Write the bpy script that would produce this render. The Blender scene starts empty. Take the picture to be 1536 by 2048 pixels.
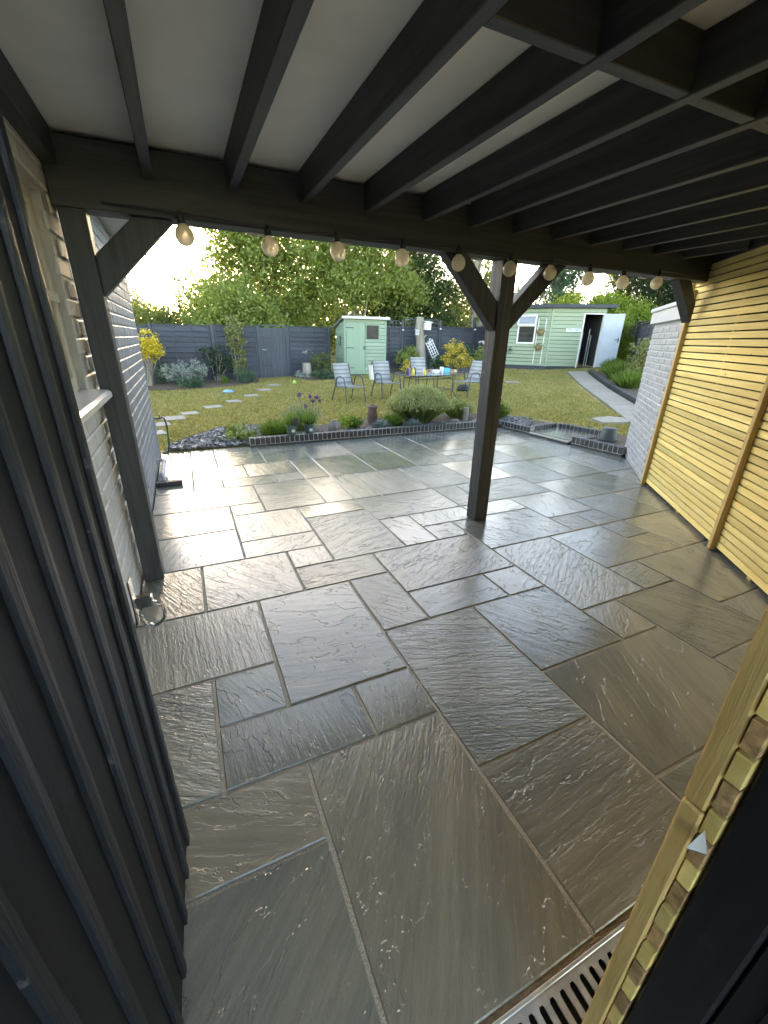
import bpy, bmesh, math, random
import numpy as np
from mathutils import Vector, Matrix

random.seed(7)
RNG = np.random.default_rng(11)
S = bpy.context.scene
C = S.collection
R = math.radians

# ------------------------------------------------------------------ camera
EYE = 1.55
PITCH, ROLL, YAW = 0.394823, 0.019598, 0.434974      # down, clockwise, right of +Y
fwd = Vector((math.sin(YAW) * math.cos(PITCH), math.cos(YAW) * math.cos(PITCH), -math.sin(PITCH)))
upv = Vector((math.sin(YAW) * math.sin(PITCH), math.cos(YAW) * math.sin(PITCH), math.cos(PITCH)))
rgt = Vector((math.cos(YAW), -math.sin(YAW), 0))
xr = rgt * math.cos(ROLL) + upv * math.sin(ROLL)
ur = upv * math.cos(ROLL) - rgt * math.sin(ROLL)
cam_d = bpy.data.cameras.new('camera')
cam = bpy.data.objects.new('camera', cam_d)
C.objects.link(cam)
cam_d.sensor_fit = 'VERTICAL'
cam_d.sensor_height = 36.0
cam_d.lens = 830.985 / 2048 * 36.0
cam_d.clip_start = 0.02
cam_d.clip_end = 1500
cam.matrix_world = Matrix(((xr.x, ur.x, -fwd.x, 0), (xr.y, ur.y, -fwd.y, 0), (xr.z, ur.z, -fwd.z, EYE), (0, 0, 0, 1)))
S.camera = cam

# ------------------------------------------------------------------ sky, sun, exposure
SUN_EL, SUN_AZ = R(10.0), R(9.0)
world = bpy.data.worlds.new('World')
S.world = world
world.use_nodes = True
wn, wl = world.node_tree.nodes, world.node_tree.links
wn.clear()
sky = wn.new('ShaderNodeTexSky')
sky.sky_type = 'NISHITA'
sky.sun_disc = False
sky.sun_elevation = SUN_EL
sky.sun_rotation = SUN_AZ
sky.air_density = 0.6
sky.dust_density = 0.5
sky.ozone_density = 0.2
bg = wn.new('ShaderNodeBackground')
bg.inputs['Strength'].default_value = 0.15
wo = wn.new('ShaderNodeOutputWorld')
wl.new(sky.outputs[0], bg.inputs[0])
wl.new(bg.outputs[0], wo.inputs[0])
sun_d = bpy.data.lights.new('sun', 'SUN')
sun_d.energy = 0.5
sun_d.angle = R(10.0)
sun_d.color = (1.0, 0.86, 0.66)
sun = bpy.data.objects.new('sun', sun_d)
C.objects.link(sun)
sdir = Vector((math.sin(SUN_AZ) * math.cos(SUN_EL), math.cos(SUN_AZ) * math.cos(SUN_EL), math.sin(SUN_EL)))
sun.rotation_euler = sdir.to_track_quat('Z', 'Y').to_euler()
sun.location = (0, 30, 12)
S.view_settings.view_transform = 'Standard'
S.view_settings.look = 'None'
S.view_settings.gamma = 1.0
S.view_settings.use_curve_mapping = False
S.view_settings.exposure = 3.55
S.view_settings.use_white_balance = True
S.view_settings.white_balance_temperature = 8200
S.cycles.max_bounces = 7
S.cycles.use_adaptive_sampling = True
S.cycles.adaptive_threshold = 0.03
S.cycles.sample_clamp_indirect = 6.0
S.cycles.blur_glossy = 0.5
S.cycles.diffuse_bounces = 5
S.cycles.transparent_max_bounces = 12
S.cycles.caustics_reflective = True
S.cycles.caustics_refractive = False
S.cycles.use_denoising = True

# ------------------------------------------------------------------ helpers
def link(o, parent=None):
    C.objects.link(o)
    if parent is not None:
        o.parent = parent
    return o

def tag(o, label=None, cat=None, group=None, kind=None):
    if label: o['label'] = label
    if cat: o['category'] = cat
    if group: o['group'] = group
    if kind: o['kind'] = kind
    return o

def thing(name, label, cat, loc=(0, 0, 0), rotz=0.0, group=None):
    o = bpy.data.objects.new(name, None)
    o.empty_display_size = 0.1
    o.location = loc
    o.rotation_euler = (0, 0, rotz)
    link(o)
    return tag(o, label, cat, group)

def pmesh(name, V, F, mat, parent=None, smooth=False, loc=(0, 0, 0), rot=(0, 0, 0)):
    me = bpy.data.meshes.new(name)
    me.from_pydata([tuple(v) for v in V], [], F)
    me.update()
    if smooth:
        me.polygons.foreach_set('use_smooth', [True] * len(me.polygons))
    if mat: me.materials.append(mat)
    o = bpy.data.objects.new(name, me)
    o.location = loc
    o.rotation_euler = rot
    return link(o, parent)

def nmesh(name, V, n, mat, parent=None, loc=(0, 0, 0)):
    """V: (k*n,3) array, k faces of n corners each"""
    V = np.asarray(V, dtype=np.float32).reshape(-1, 3)
    me = bpy.data.meshes.new(name)
    nv = len(V); nf = nv // n
    me.vertices.add(nv); me.vertices.foreach_set('co', V.ravel())
    me.loops.add(nv); me.loops.foreach_set('vertex_index', np.arange(nv, dtype=np.int32))
    me.polygons.add(nf)
    me.polygons.foreach_set('loop_start', np.arange(0, nv, n, dtype=np.int32))
    me.update(calc_edges=True)
    if mat: me.materials.append(mat)
    o = bpy.data.objects.new(name, me)
    o.location = loc
    return link(o, parent)

class MB:
    def __init__(s): s.V = []; s.F = []
    def add(s, V, F):
        b = len(s.V); s.V += [tuple(v) for v in V]; s.F += [tuple(i + b for i in f) for f in F]; return s
    def box(s, x0, x1, y0, y1, z0, z1):
        return s.add([(x0, y0, z0), (x1, y0, z0), (x1, y1, z0), (x0, y1, z0), (x0, y0, z1), (x1, y0, z1), (x1, y1, z1), (x0, y1, z1)],
                     [(0, 3, 2, 1), (4, 5, 6, 7), (0, 1, 5, 4), (1, 2, 6, 5), (2, 3, 7, 6), (3, 0, 4, 7)])
    def beam(s, p, q, w, h, up=(0, 0, 1)):
        """box bar from p to q; w across, h along up-ish"""
        p, q = Vector(p), Vector(q); d = (q - p).normalized()
        a = d.cross(Vector(up))
        if a.length < 1e-4: a = d.cross(Vector((0, 1, 0)))
        a.normalize(); b = a.cross(d).normalized()
        vs = []
        for c in (p, q):
            for i, j in ((-1, -1), (1, -1), (1, 1), (-1, 1)): vs.append(c + a * (w / 2 * i) + b * (h / 2 * j))
        return s.add(vs, [(0, 1, 2, 3), (7, 6, 5, 4), (0, 4, 5, 1), (1, 5, 6, 2), (2, 6, 7, 3), (3, 7, 4, 0)])
    def tube(s, pts, r, n=8, cap=True):
        pts = [Vector(p) for p in pts]; k = len(pts); vs = []; fs = []
        rr = r if isinstance(r, (list, tuple)) else [r] * k
        ref = Vector((0.31, 0.17, 0.93))
        for i, p in enumerate(pts):
            d = (pts[min(i + 1, k - 1)] - pts[max(i - 1, 0)])
            d = d.normalized() if d.length > 1e-9 else Vector((0, 0, 1))
            a = d.cross(ref)
            if a.length < .05: a = d.cross(Vector((1, 0, 0)))
            a.normalize(); b = d.cross(a)
            for j in range(n):
                t = 2 * math.pi * j / n
                vs.append(p + a * (rr[i] * math.cos(t)) + b * (rr[i] * math.sin(t)))
        for i in range(k - 1):
            for j in range(n):
                fs.append((i * n + j, i * n + (j + 1) % n, (i + 1) * n + (j + 1) % n, (i + 1) * n + j))
        if cap:
            fs.append(tuple(range(n))[::-1]); fs.append(tuple((k - 1) * n + j for j in range(n)))
        return s.add(vs, fs)
    def lathe(s, prof, n=16, c=(0, 0, 0)):
        vs = []; fs = []; k = len(prof)
        for r, z in prof:
            for j in range(n):
                t = 2 * math.pi * j / n; vs.append((c[0] + r * math.cos(t), c[1] + r * math.sin(t), c[2] + z))
        for i in range(k - 1):
            for j in range(n):
                fs.append((i * n + j, i * n + (j + 1) % n, (i + 1) * n + (j + 1) % n, (i + 1) * n + j))
        if prof[0][0] > 1e-4: fs.append(tuple(range(n))[::-1])
        if prof[-1][0] > 1e-4: fs.append(tuple((k - 1) * n + j for j in range(n)))
        return s.add(vs, fs)
    def build(s, name, mat, parent=None, smooth=False, bevel=0.0, loc=(0, 0, 0), rot=(0, 0, 0), seg=1):
        o = pmesh(name, s.V, s.F, mat, parent, smooth, loc, rot)
        if bevel:
            bm = bmesh.new(); bm.from_mesh(o.data)
            bmesh.ops.bevel(bm, geom=bm.edges[:], offset=bevel, segments=seg, affect='EDGES', clamp_overlap=True)
            bm.to_mesh(o.data); bm.free()
        if smooth:
            me = o.data
            me.polygons.foreach_set('use_smooth', [True] * len(me.polygons))
            me.set_sharp_from_angle(angle=R(40))
        return o

def copy_part(o, parent, loc, rot=None):
    c = o.copy(); C.objects.link(c); c.parent = parent; c.location = loc
    if rot is not None: c.rotation_euler = rot
    return c

# ------------------------------------------------------------------ materials
def newmat(name):
    m = bpy.data.materials.new(name); m.use_nodes = True
    nt = m.node_tree; nt.nodes.clear()
    out = nt.nodes.new('ShaderNodeOutputMaterial'); b = nt.nodes.new('ShaderNodeBsdfPrincipled')
    nt.links.new(b.outputs[0], out.inputs[0])
    return m, nt, b, out

def N(nt, typ, **kw):
    n = nt.nodes.new(typ)
    for k, v in kw.items():
        if k.startswith('_'): setattr(n, k[1:], v)
        else: n.inputs[k].default_value = v
    return n

def ramp(nt, src, stops, interp='LINEAR'):
    r = nt.nodes.new('ShaderNodeValToRGB'); r.color_ramp.interpolation = interp
    el = r.color_ramp.elements
    while len(el) < len(stops): el.new(0.5)
    for e, (p, c) in zip(el, stops):
        e.position = p; e.color = (c[0], c[1], c[2], 1)
    if src is not None: nt.links.new(src, r.inputs[0])
    return r

def mth(nt, op, a, b=None, clamp=False):
    n = nt.nodes.new('ShaderNodeMath'); n.operation = op; n.use_clamp = clamp
    for i, v in enumerate((a, b)):
        if v is None: continue
        if isinstance(v, (int, float)): n.inputs[i].default_value = v
        else: nt.links.new(v, n.inputs[i])
    return n.outputs[0]

def mixc(nt, fac, a, b, mode='MIX'):
    n = nt.nodes.new('ShaderNodeMix'); n.data_type = 'RGBA'; n.blend_type = mode
    for s, v in ((n.inputs[0], fac), (n.inputs[6], a), (n.inputs[7], b)):
        if isinstance(v, (int, float)): s.default_value = v
        elif isinstance(v, (tuple, list)): s.default_value = (v[0], v[1], v[2], 1)
        else: nt.links.new(v, s)
    return n.outputs[2]

def coords(nt, scale=(1, 1, 1), rnd=True, kind='Object'):
    tc = nt.nodes.new('ShaderNodeTexCoord'); src = tc.outputs[kind]
    mp = nt.nodes.new('ShaderNodeMapping'); mp.inputs['Scale'].default_value = scale
    if rnd:
        oi = nt.nodes.new('ShaderNodeObjectInfo')
        cb = nt.nodes.new('ShaderNodeCombineXYZ')
        for i, k in enumerate((37.0, 53.0, 71.0)): nt.links.new(mth(nt, 'MULTIPLY', oi.outputs['Random'], k), cb.inputs[i])
        nt.links.new(cb.outputs[0], mp.inputs['Location'])
    nt.links.new(src, mp.inputs['Vector'])
    return mp.outputs[0]

def plain(name, col, rough=0.5, metal=0.0, var=0.15, nscale=8.0, bump=0.0, bscale=60.0, bdist=0.002, spec=0.5, rvar=0.1, objvar=0.0):
    m, nt, b, out = newmat(name)
    co = coords(nt)
    n1 = N(nt, 'ShaderNodeTexNoise', Scale=nscale, Detail=5.0, Roughness=0.6); nt.links.new(co, n1.inputs['Vector'])
    lo = tuple(c * (1 - var) for c in col); hi = tuple(min(1, c * (1 + var)) for c in col)
    c = ramp(nt, n1.outputs[0], [(0.3, lo), (0.7, hi)]).outputs[0]
    if objvar:
        oi = nt.nodes.new('ShaderNodeObjectInfo')
        v = mth(nt, 'ADD', mth(nt, 'MULTIPLY', oi.outputs['Random'], 2 * objvar), 1 - objvar)
        hs = nt.nodes.new('ShaderNodeHueSaturation'); nt.links.new(v, hs.inputs['Value']); nt.links.new(c, hs.inputs['Color']); c = hs.outputs[0]
    nt.links.new(c, b.inputs['Base Color'])
    mr = N(nt, 'ShaderNodeMapRange'); nt.links.new(n1.outputs[0], mr.inputs[0]); mr.inputs[3].default_value = max(0.02, rough - rvar); mr.inputs[4].default_value = min(1, rough + rvar)
    nt.links.new(mr.outputs[0], b.inputs['Roughness'])
    b.inputs['Metallic'].default_value = metal
    b.inputs['Specular IOR Level'].default_value = spec
    if bump:
        n2 = N(nt, 'ShaderNodeTexNoise', Scale=bscale, Detail=4.0); nt.links.new(co, n2.inputs['Vector'])
        bp = N(nt, 'ShaderNodeBump', Strength=bump, Distance=bdist); nt.links.new(n2.outputs[0], bp.inputs['Height']); nt.links.new(bp.outputs[0], b.inputs['Normal'])
    return m

def wood(name, c1, c2, axis, rough=0.6, grain=1.0, bump=0.4, bdist=0.0015, knots=0.0, objvar=0.1, knotcol=None, wear=None, flat=None, spec=0.5):
    """grain runs along axis 'x','y' or 'z'"""
    m, nt, b, out = newmat(name)
    sc = [26 * grain] * 3; sc['xyz'.index(axis)] = 1.4 * grain
    co = coords(nt, tuple(sc))
    n1 = N(nt, 'ShaderNodeTexNoise', Scale=1.0, Detail=6.0, Roughness=0.65, Distortion=0.6); nt.links.new(co, n1.inputs['Vector'])
    c = ramp(nt, n1.outputs[0], [(0.3, c1), (0.72, c2)]).outputs[0]
    height = n1.outputs[0]
    if knots:
        sk = [4.0] * 3; sk['xyz'.index(axis)] = 3.0
        if flat is not None: sk['xyz'.index(flat)] = 0.0
        ck = coords(nt, tuple(sk))
        vo = N(nt, 'ShaderNodeTexVoronoi', Scale=1.6); nt.links.new(ck, vo.inputs['Vector'])
        k = ramp(nt, vo.outputs['Distance'], [(0.0, (1, 1, 1)), (knots, (0, 0, 0))]).outputs[0]
        c = mixc(nt, k, c, knotcol or tuple(x * 0.35 for x in c1))
    if wear:
        cw = coords(nt, (3, 3, 3)); nw = N(nt, 'ShaderNodeTexNoise', Scale=2.2, Detail=8.0, Roughness=0.75); nt.links.new(cw, nw.inputs['Vector'])
        k = ramp(nt, nw.outputs[0], [(0.60, (0, 0, 0)), (0.72, (1, 1, 1))]).outputs[0]
        c = mixc(nt, k, c, wear)
    oi = nt.nodes.new('ShaderNodeObjectInfo')
    v = mth(nt, 'ADD', mth(nt, 'MULTIPLY', oi.outputs['Random'], 2 * objvar), 1 - objvar)
    hs = nt.nodes.new('ShaderNodeHueSaturation'); nt.links.new(v, hs.inputs['Value']); nt.links.new(c, hs.inputs['Color'])
    nt.links.new(hs.outputs[0], b.inputs['Base Color'])
    b.inputs['Roughness'].default_value = rough
    b.inputs['Specular IOR Level'].default_value = spec
    bp = N(nt, 'ShaderNodeBump', Strength=bump, Distance=bdist); nt.links.new(height, bp.inputs['Height']); nt.links.new(bp.outputs[0], b.inputs['Normal'])
    return m

def leafmat(name, stops, trans=0.45, rough=0.55, tcol=None):
    m, nt, b, out = newmat(name)
    ge = nt.nodes.new('ShaderNodeNewGeometry')
    c = ramp(nt, ge.outputs['Random Per Island'], stops).outputs[0]
    nt.links.new(c, b.inputs['Base Color']); b.inputs['Roughness'].default_value = rough
    b.inputs['Specular IOR Level'].default_value = 0.3
    tr = nt.nodes.new('ShaderNodeBsdfTranslucent')
    tc = mixc(nt, 1.0, c, tcol or (1.35, 1.25, 0.55), 'MULTIPLY')
    nt.links.new(tc, tr.inputs[0])
    mx = nt.nodes.new('ShaderNodeMixShader'); mx.inputs[0].default_value = trans
    nt.links.new(b.outputs[0], mx.inputs[1]); nt.links.new(tr.outputs[0], mx.inputs[2]); nt.links.new(mx.outputs[0], out.inputs[0])
    return m

def slab_material():
    m, nt, b, out = newmat('wet_riven_sandstone')
    oi = nt.nodes.new('ShaderNodeObjectInfo'); rnd = oi.outputs['Random']
    tc = nt.nodes.new('ShaderNodeTexCoord')
    vr = nt.nodes.new('ShaderNodeVectorRotate'); vr.rotation_type = 'Z_AXIS'
    nt.links.new(tc.outputs['Object'], vr.inputs['Vector'])
    nt.links.new(mth(nt, 'MULTIPLY', rnd, 41.0), vr.inputs['Angle'])
    cb = nt.nodes.new('ShaderNodeCombineXYZ')
    for i, k in enumerate((217.0, 391.0, 133.0)): nt.links.new(mth(nt, 'MULTIPLY', rnd, k), cb.inputs[i])
    ad = nt.nodes.new('ShaderNodeVectorMath'); ad.operation = 'ADD'
    nt.links.new(vr.outputs[0], ad.inputs[0]); nt.links.new(cb.outputs[0], ad.inputs[1])
    base = ad.outputs[0]
    def nz(scale, vec, detail=5.0, rough=0.55, dist=0.0):
        mp = nt.nodes.new('ShaderNodeMapping'); mp.inputs['Scale'].default_value = vec; nt.links.new(base, mp.inputs['Vector'])
        n = N(nt, 'ShaderNodeTexNoise', Scale=scale, Detail=detail, Roughness=rough, Distortion=dist); nt.links.new(mp.outputs[0], n.inputs['Vector'])
        return n.outputs[0]
    def terrace(h, k, lo):
        t = mth(nt, 'MULTIPLY', h, k)
        fr = mth(nt, 'FRACT', t); fl = mth(nt, 'FLOOR', t)
        mr = nt.nodes.new('ShaderNodeMapRange'); mr.interpolation_type = 'SMOOTHSTEP'
        nt.links.new(fr, mr.inputs[0]); mr.inputs[1].default_value = lo; mr.inputs[2].default_value = 1.0
        return mth(nt, 'DIVIDE', mth(nt, 'ADD', fl, mr.outputs[0]), k)
    big = nz(1.3, (1.0, 2.4, 1), 6.0, 0.56, 0.2)
    mid = nz(3.2, (0.8, 4.6, 1), 6.0, 0.6, 0.2)
    T1 = terrace(big, 8.0, 0.945)
    T2 = terrace(mid, 6.0, 0.92)
    stri = nz(13.0, (0.22, 3.2, 1), 5.0, 0.62, 0.1)
    fine = nz(110.0, (1, 1, 1), 3.0)
    amp = mth(nt, 'ADD', mth(nt, 'MULTIPLY', mth(nt, 'FRACT', mth(nt, 'MULTIPLY', rnd, 17.31)), 0.95), 0.12)
    h = mth(nt, 'MULTIPLY', T1, 1.5)
    h = mth(nt, 'ADD', h, mth(nt, 'MULTIPLY', mth(nt, 'MULTIPLY', T2, amp), 0.65))
    h = mth(nt, 'ADD', h, mth(nt, 'MULTIPLY', mth(nt, 'MULTIPLY', stri, amp), 0.50))
    chip = nz(42.0, (0.7, 2.0, 1), 3.0, 0.6)
    h = mth(nt, 'ADD', h, mth(nt, 'MULTIPLY', mth(nt, 'MULTIPLY', chip, amp), 0.27))
    h = mth(nt, 'ADD', h, mth(nt, 'MULTIPLY', fine, 0.05))
    bp = N(nt, 'ShaderNodeBump', Strength=1.0, Distance=0.0105); nt.links.new(h, bp.inputs['Height'])
    nt.links.new(bp.outputs[0], b.inputs['Normal'])
    # stone colour: each slab its own tone, with bedding streaks
    r2 = mth(nt, 'FRACT', mth(nt, 'MULTIPLY', rnd, 7.77))
    tone = ramp(nt, r2, [(0.0, (0.160, 0.172, 0.157)), (0.35, (0.195, 0.197, 0.176)), (0.6, (0.165, 0.178, 0.168)), (0.8, (0.210, 0.200, 0.170)), (0.95, (0.285, 0.262, 0.208))]).outputs[0]
    streak = ramp(nt, stri, [(0.25, (0.80, 0.80, 0.80)), (0.75, (1.15, 1.14, 1.11))]).outputs[0]
    c = mixc(nt, 1.0, tone, streak, 'MULTIPLY')
    blot = ramp(nt, big, [(0.35, (0.78, 0.80, 0.80)), (0.65, (1.2, 1.14, 1.02))]).outputs[0]
    c = mixc(nt, 1.0, c, blot, 'MULTIPLY')
    nt.links.new(c, b.inputs['Base Color'])
    # water film: thicker and smoother in the hollows
    wet = nz(2.3, (1, 1, 1), 4.0, 0.6)
    ro = ramp(nt, wet, [(0.30, (0.05,) * 3), (0.52, (0.12,) * 3), (0.72, (0.25,) * 3)]).outputs[0]
    nt.links.new(ro, b.inputs['Roughness'])
    b.inputs['IOR'].default_value = 1.5
    b.inputs['Coat Weight'].default_value = 0.75
    b.inputs['Coat Roughness'].default_value = 0.05
    b.inputs['Coat IOR'].default_value = 1.33
    nt.links.new(bp.outputs[0], b.inputs['Coat Normal'])
    return m

M = {}
M['slab'] = slab_material()
M['joint'] = plain('gritty_joint', (0.33, 0.30, 0.24), 0.75, var=0.5, nscale=180, bump=1.0, bscale=260, bdist=0.004)
CH1, CH2 = (0.016, 0.018, 0.020), (0.056, 0.060, 0.064)
for a in 'xyz':
    M['charcoal_' + a] = wood('charcoal_painted_timber_' + a, CH1, CH2, a, 0.55, 1.0, 0.5, knots=0.10, knotcol=(0.012, 0.013, 0.014))
M['post'] = wood('rough_charcoal_post', (0.012, 0.013, 0.015), (0.085, 0.088, 0.094), 'z', 0.6, 0.75, 1.0, 0.006, knots=0.14, knotcol=(0.10, 0.095, 0.085))
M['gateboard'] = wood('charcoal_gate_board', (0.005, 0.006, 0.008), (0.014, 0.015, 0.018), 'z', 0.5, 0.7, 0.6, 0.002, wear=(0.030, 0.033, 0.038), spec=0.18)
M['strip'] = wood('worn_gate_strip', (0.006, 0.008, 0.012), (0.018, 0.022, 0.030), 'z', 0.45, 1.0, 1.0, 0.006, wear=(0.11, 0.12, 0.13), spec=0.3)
for a in 'xyz':
    M['pine_' + a] = wood('new_pine_' + a, (0.68, 0.48, 0.145), (0.90, 0.71, 0.29), a, 0.55, 0.8, 0.35, 0.001, knots=0.085, knotcol=(0.20, 0.09, 0.025), objvar=0.22, flat='y' if a == 'x' else None)
M['pine_batten'] = wood('grooved_pine_batten', (0.42, 0.27, 0.09), (0.66, 0.47, 0.19), 'z', 0.6, 2.2, 0.9, 0.003, objvar=0.05)
M['pine_end'] = plain('pine_end_grain', (0.36, 0.22, 0.10), 0.7, var=0.5, nscale=60, bump=0.6, bscale=150, objvar=0.3)
M['ceiling'] = plain('off_white_ceiling', (0.82, 0.815, 0.79), 0.75, var=0.05, nscale=3, bump=0.15, bscale=90)
M['paintbrick'] = plain('painted_brick', (0.35, 0.35, 0.36), 0.55, var=0.10, nscale=7, bump=0.9, bscale=45, bdist=0.003, objvar=0.07)
M['paintmortar'] = plain('painted_mortar', (0.39, 0.39, 0.40), 0.65, var=0.1, nscale=9, bump=0.7, bscale=70)
M['whitepaint'] = plain('white_gloss_paint', (0.72, 0.71, 0.68), 0.35, var=0.06, bump=0.1)
M['housebrick'] = plain('grey_painted_house_brick', (0.22, 0.225, 0.24), 0.5, var=0.10, nscale=7, bump=0.9, bscale=45, bdist=0.003, objvar=0.07)
M['housemortar'] = plain('grey_painted_house_mortar', (0.25, 0.255, 0.27), 0.6, var=0.1, nscale=9, bump=0.7, bscale=70)
M['glaremortar'] = plain('glare_lightened_cream_mortar', (0.42, 0.40, 0.37), 0.65, var=0.1, nscale=9, bump=0.7, bscale=70)  # mortar of the near wall, paler to match its glare-lightened bricks
M['glarebrick'] = plain('glare_lightened_cream_brick', (0.56, 0.54, 0.50), 0.55, var=0.08, nscale=7, bump=0.9, bscale=45, bdist=0.003, objvar=0.05)  # near wall bricks: glare and light under the veranda put into a lighter cream
M['greywood'] = plain('pale_grey_painted_fascia', (0.50, 0.50, 0.51), 0.5, var=0.08, bump=0.2)
M['creamtimber'] = wood('cream_window_timber', (0.48, 0.43, 0.34), (0.62, 0.57, 0.46), 'z', 0.45)
M['fence'] = wood('blue_grey_fence_stain', (0.026, 0.031, 0.042), (0.052, 0.060, 0.076), 'x', 0.7, 0.5, 0.6, 0.003, objvar=0.22)
M['fence_z'] = wood('blue_grey_fence_post', (0.032, 0.038, 0.050), (0.064, 0.073, 0.091), 'z', 0.7, 0.5, 0.6, 0.003, objvar=0.15)
M['shed'] = wood('sage_green_paint', (0.205, 0.285, 0.205), (0.25, 0.335, 0.25), 'x', 0.55, 0.6, 0.3, 0.001, objvar=0.07)
M['shed_z'] = wood('sage_green_door_paint', (0.195, 0.285, 0.205), (0.235, 0.33, 0.245), 'z', 0.55, 0.6, 0.3, 0.001, objvar=0.05)
M['shed2'] = wood('pale_sage_paint', (0.225, 0.285, 0.19), (0.275, 0.335, 0.235), 'x', 0.55, 0.6, 0.3, 0.001, objvar=0.07)
M['roofgrey'] = plain('grey_roof_felt', (0.15, 0.17, 0.18), 0.7, var=0.2, nscale=14, bump=0.4)
M['glass_dark'] = plain('dark_window_glass', (0.016, 0.018, 0.020), 0.22, var=0.3, nscale=5, rvar=0.10, spec=0.2, bump=0.6, bscale=6.0, bdist=0.02)
M['black_metal'] = plain('black_metal', (0.02, 0.02, 0.022), 0.4, var=0.2, spec=0.5)
M['dark_tube'] = plain('dark_grey_powder_coat', (0.055, 0.065, 0.078), 0.38, var=0.1)
M['galv'] = plain('galvanised_steel', (0.55, 0.55, 0.53), 0.38, 0.55, var=0.15, nscale=25, bump=0.1)
M['zinc'] = plain('bright_zinc', (0.7, 0.7, 0.68), 0.2, 1.0, var=0.1)
M['concrete'] = plain('concrete', (0.30, 0.29, 0.27), 0.8, var=0.2, nscale=12, bump=0.5)
M['paver'] = plain('pale_concrete_paver', (0.32, 0.28, 0.225), 0.75, var=0.15, nscale=9, bump=0.4, objvar=0.08)
M['edge_brick'] = plain('dark_engineering_brick', (0.042, 0.042, 0.046), 0.45, var=0.35, nscale=22, bump=0.6, bscale=90, objvar=0.3)
M['mortar'] = plain('pale_mortar', (0.50, 0.45, 0.37), 0.85, var=0.15, nscale=40, bump=0.6)
M['soil'] = plain('bark_soil', (0.115, 0.080, 0.055), 0.9, var=0.5, nscale=24, bump=1.0, bscale=40, bdist=0.02)
M['slate'] = plain('slate_chips', (0.165, 0.160, 0.155), 0.5, var=0.4, nscale=9, bump=0.4)
M['bark'] = wood('bark', (0.07, 0.055, 0.042), (0.17, 0.14, 0.11), 'z', 0.85, 0.5, 1.0, 0.01)
M['palebark'] = wood('pale_bark', (0.19, 0.165, 0.13), (0.36, 0.32, 0.26), 'z', 0.85, 0.5, 1.0, 0.008)
M['terracotta'] = plain('dark_terracotta', (0.16, 0.085, 0.065), 0.6, var=0.35, nscale=18, bump=0.5)
M['stone'] = plain('weathered_stone', (0.20, 0.17, 0.15), 0.75, var=0.35, nscale=14, bump=0.7)
M['potgreen'] = plain('dull_green_plastic', (0.085, 0.135, 0.105), 0.45, var=0.1)
M['potgrey'] = plain('dark_grey_plastic', (0.075, 0.080, 0.078), 0.5, var=0.2)
M['cable'] = plain('black_cable', (0.012, 0.012, 0.013), 0.5)
M['rubber'] = plain('green_hose', (0.05, 0.11, 0.08), 0.5)
M['blueplastic'] = plain('pale_blue_plastic', (0.16, 0.38, 0.62), 0.4)
M['cyanplastic'] = plain('bright_cyan_card', (0.06, 0.42, 0.55), 0.45)
M['limeplastic'] = plain('lime_green_rubber', (0.28, 0.62, 0.08), 0.45)
M['yellowplastic'] = plain('yellow_plastic', (0.75, 0.58, 0.06), 0.4)
M['purpleplastic'] = plain('dark_purple_plastic', (0.05, 0.035, 0.09), 0.35)
M['pinkplastic'] = plain('dusty_pink_plastic', (0.55, 0.33, 0.33), 0.4)
M['wicker'] = plain('brown_coir', (0.26, 0.185, 0.10), 0.9, var=0.4, nscale=50, bump=0.8)
M['redbrick'] = plain('red_brown_brick', (0.28, 0.14, 0.09), 0.8, var=0.25, nscale=20, bump=0.5, objvar=0.15)
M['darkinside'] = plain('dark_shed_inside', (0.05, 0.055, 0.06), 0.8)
M['doorblue'] = plain('pale_blue_grey_door', (0.40, 0.44, 0.50), 0.45, var=0.06, nscale=5)

# sling fabric: pale grey with fine dark ribs
def sling_material():
    m, nt, b, out = newmat('ribbed_sling_fabric')
    tc = nt.nodes.new('ShaderNodeTexCoord'); w = N(nt, 'ShaderNodeTexWave', Scale=9.5, Distortion=0.2)
    w.bands_direction = 'Z'; mp = nt.nodes.new('ShaderNodeMapping'); mp.inputs['Rotation'].default_value = (0.9, 0, 0)
    nt.links.new(tc.outputs['Object'], mp.inputs[0]); nt.links.new(mp.outputs[0], w.inputs['Vector'])
    c = ramp(nt, w.outputs[0], [(0.1, (0.20, 0.197, 0.19)), (0.45, (0.37, 0.365, 0.35))]).outputs[0]
    nt.links.new(c, b.inputs['Base Color']); b.inputs['Roughness'].default_value = 0.6
    return m
M['sling'] = sling_material()

def bulb_material():
    m, nt, b, out = newmat('cream_tinted_bulb_glass')
    b.inputs['Base Color'].default_value = (0.92, 0.86, 0.70, 1); b.inputs['Roughness'].default_value = 0.12
    b.inputs['Transmission Weight'].default_value = 0.25; b.inputs['IOR'].default_value = 1.2
    tr = nt.nodes.new('ShaderNodeBsdfTranslucent'); tr.inputs[0].default_value = (0.84, 0.77, 0.62, 1)
    mx = nt.nodes.new('ShaderNodeMixShader'); mx.inputs[0].default_value = 0.5
    nt.links.new(b.outputs[0], mx.inputs[1]); nt.links.new(tr.outputs[0], mx.inputs[2]); nt.links.new(mx.outputs[0], out.inputs[0])
    return m
M['bulb'] = bulb_material()

def table_glass():
    m, nt, b, out = newmat('smoked_table_glass')
    b.inputs['Base Color'].default_value = (0.32, 0.36, 0.38, 1); b.inputs['Roughness'].default_value = 0.08
    b.inputs['Transmission Weight'].default_value = 0.6; b.inputs['IOR'].default_value = 1.45
    return m
M['tableglass'] = table_glass()

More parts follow.
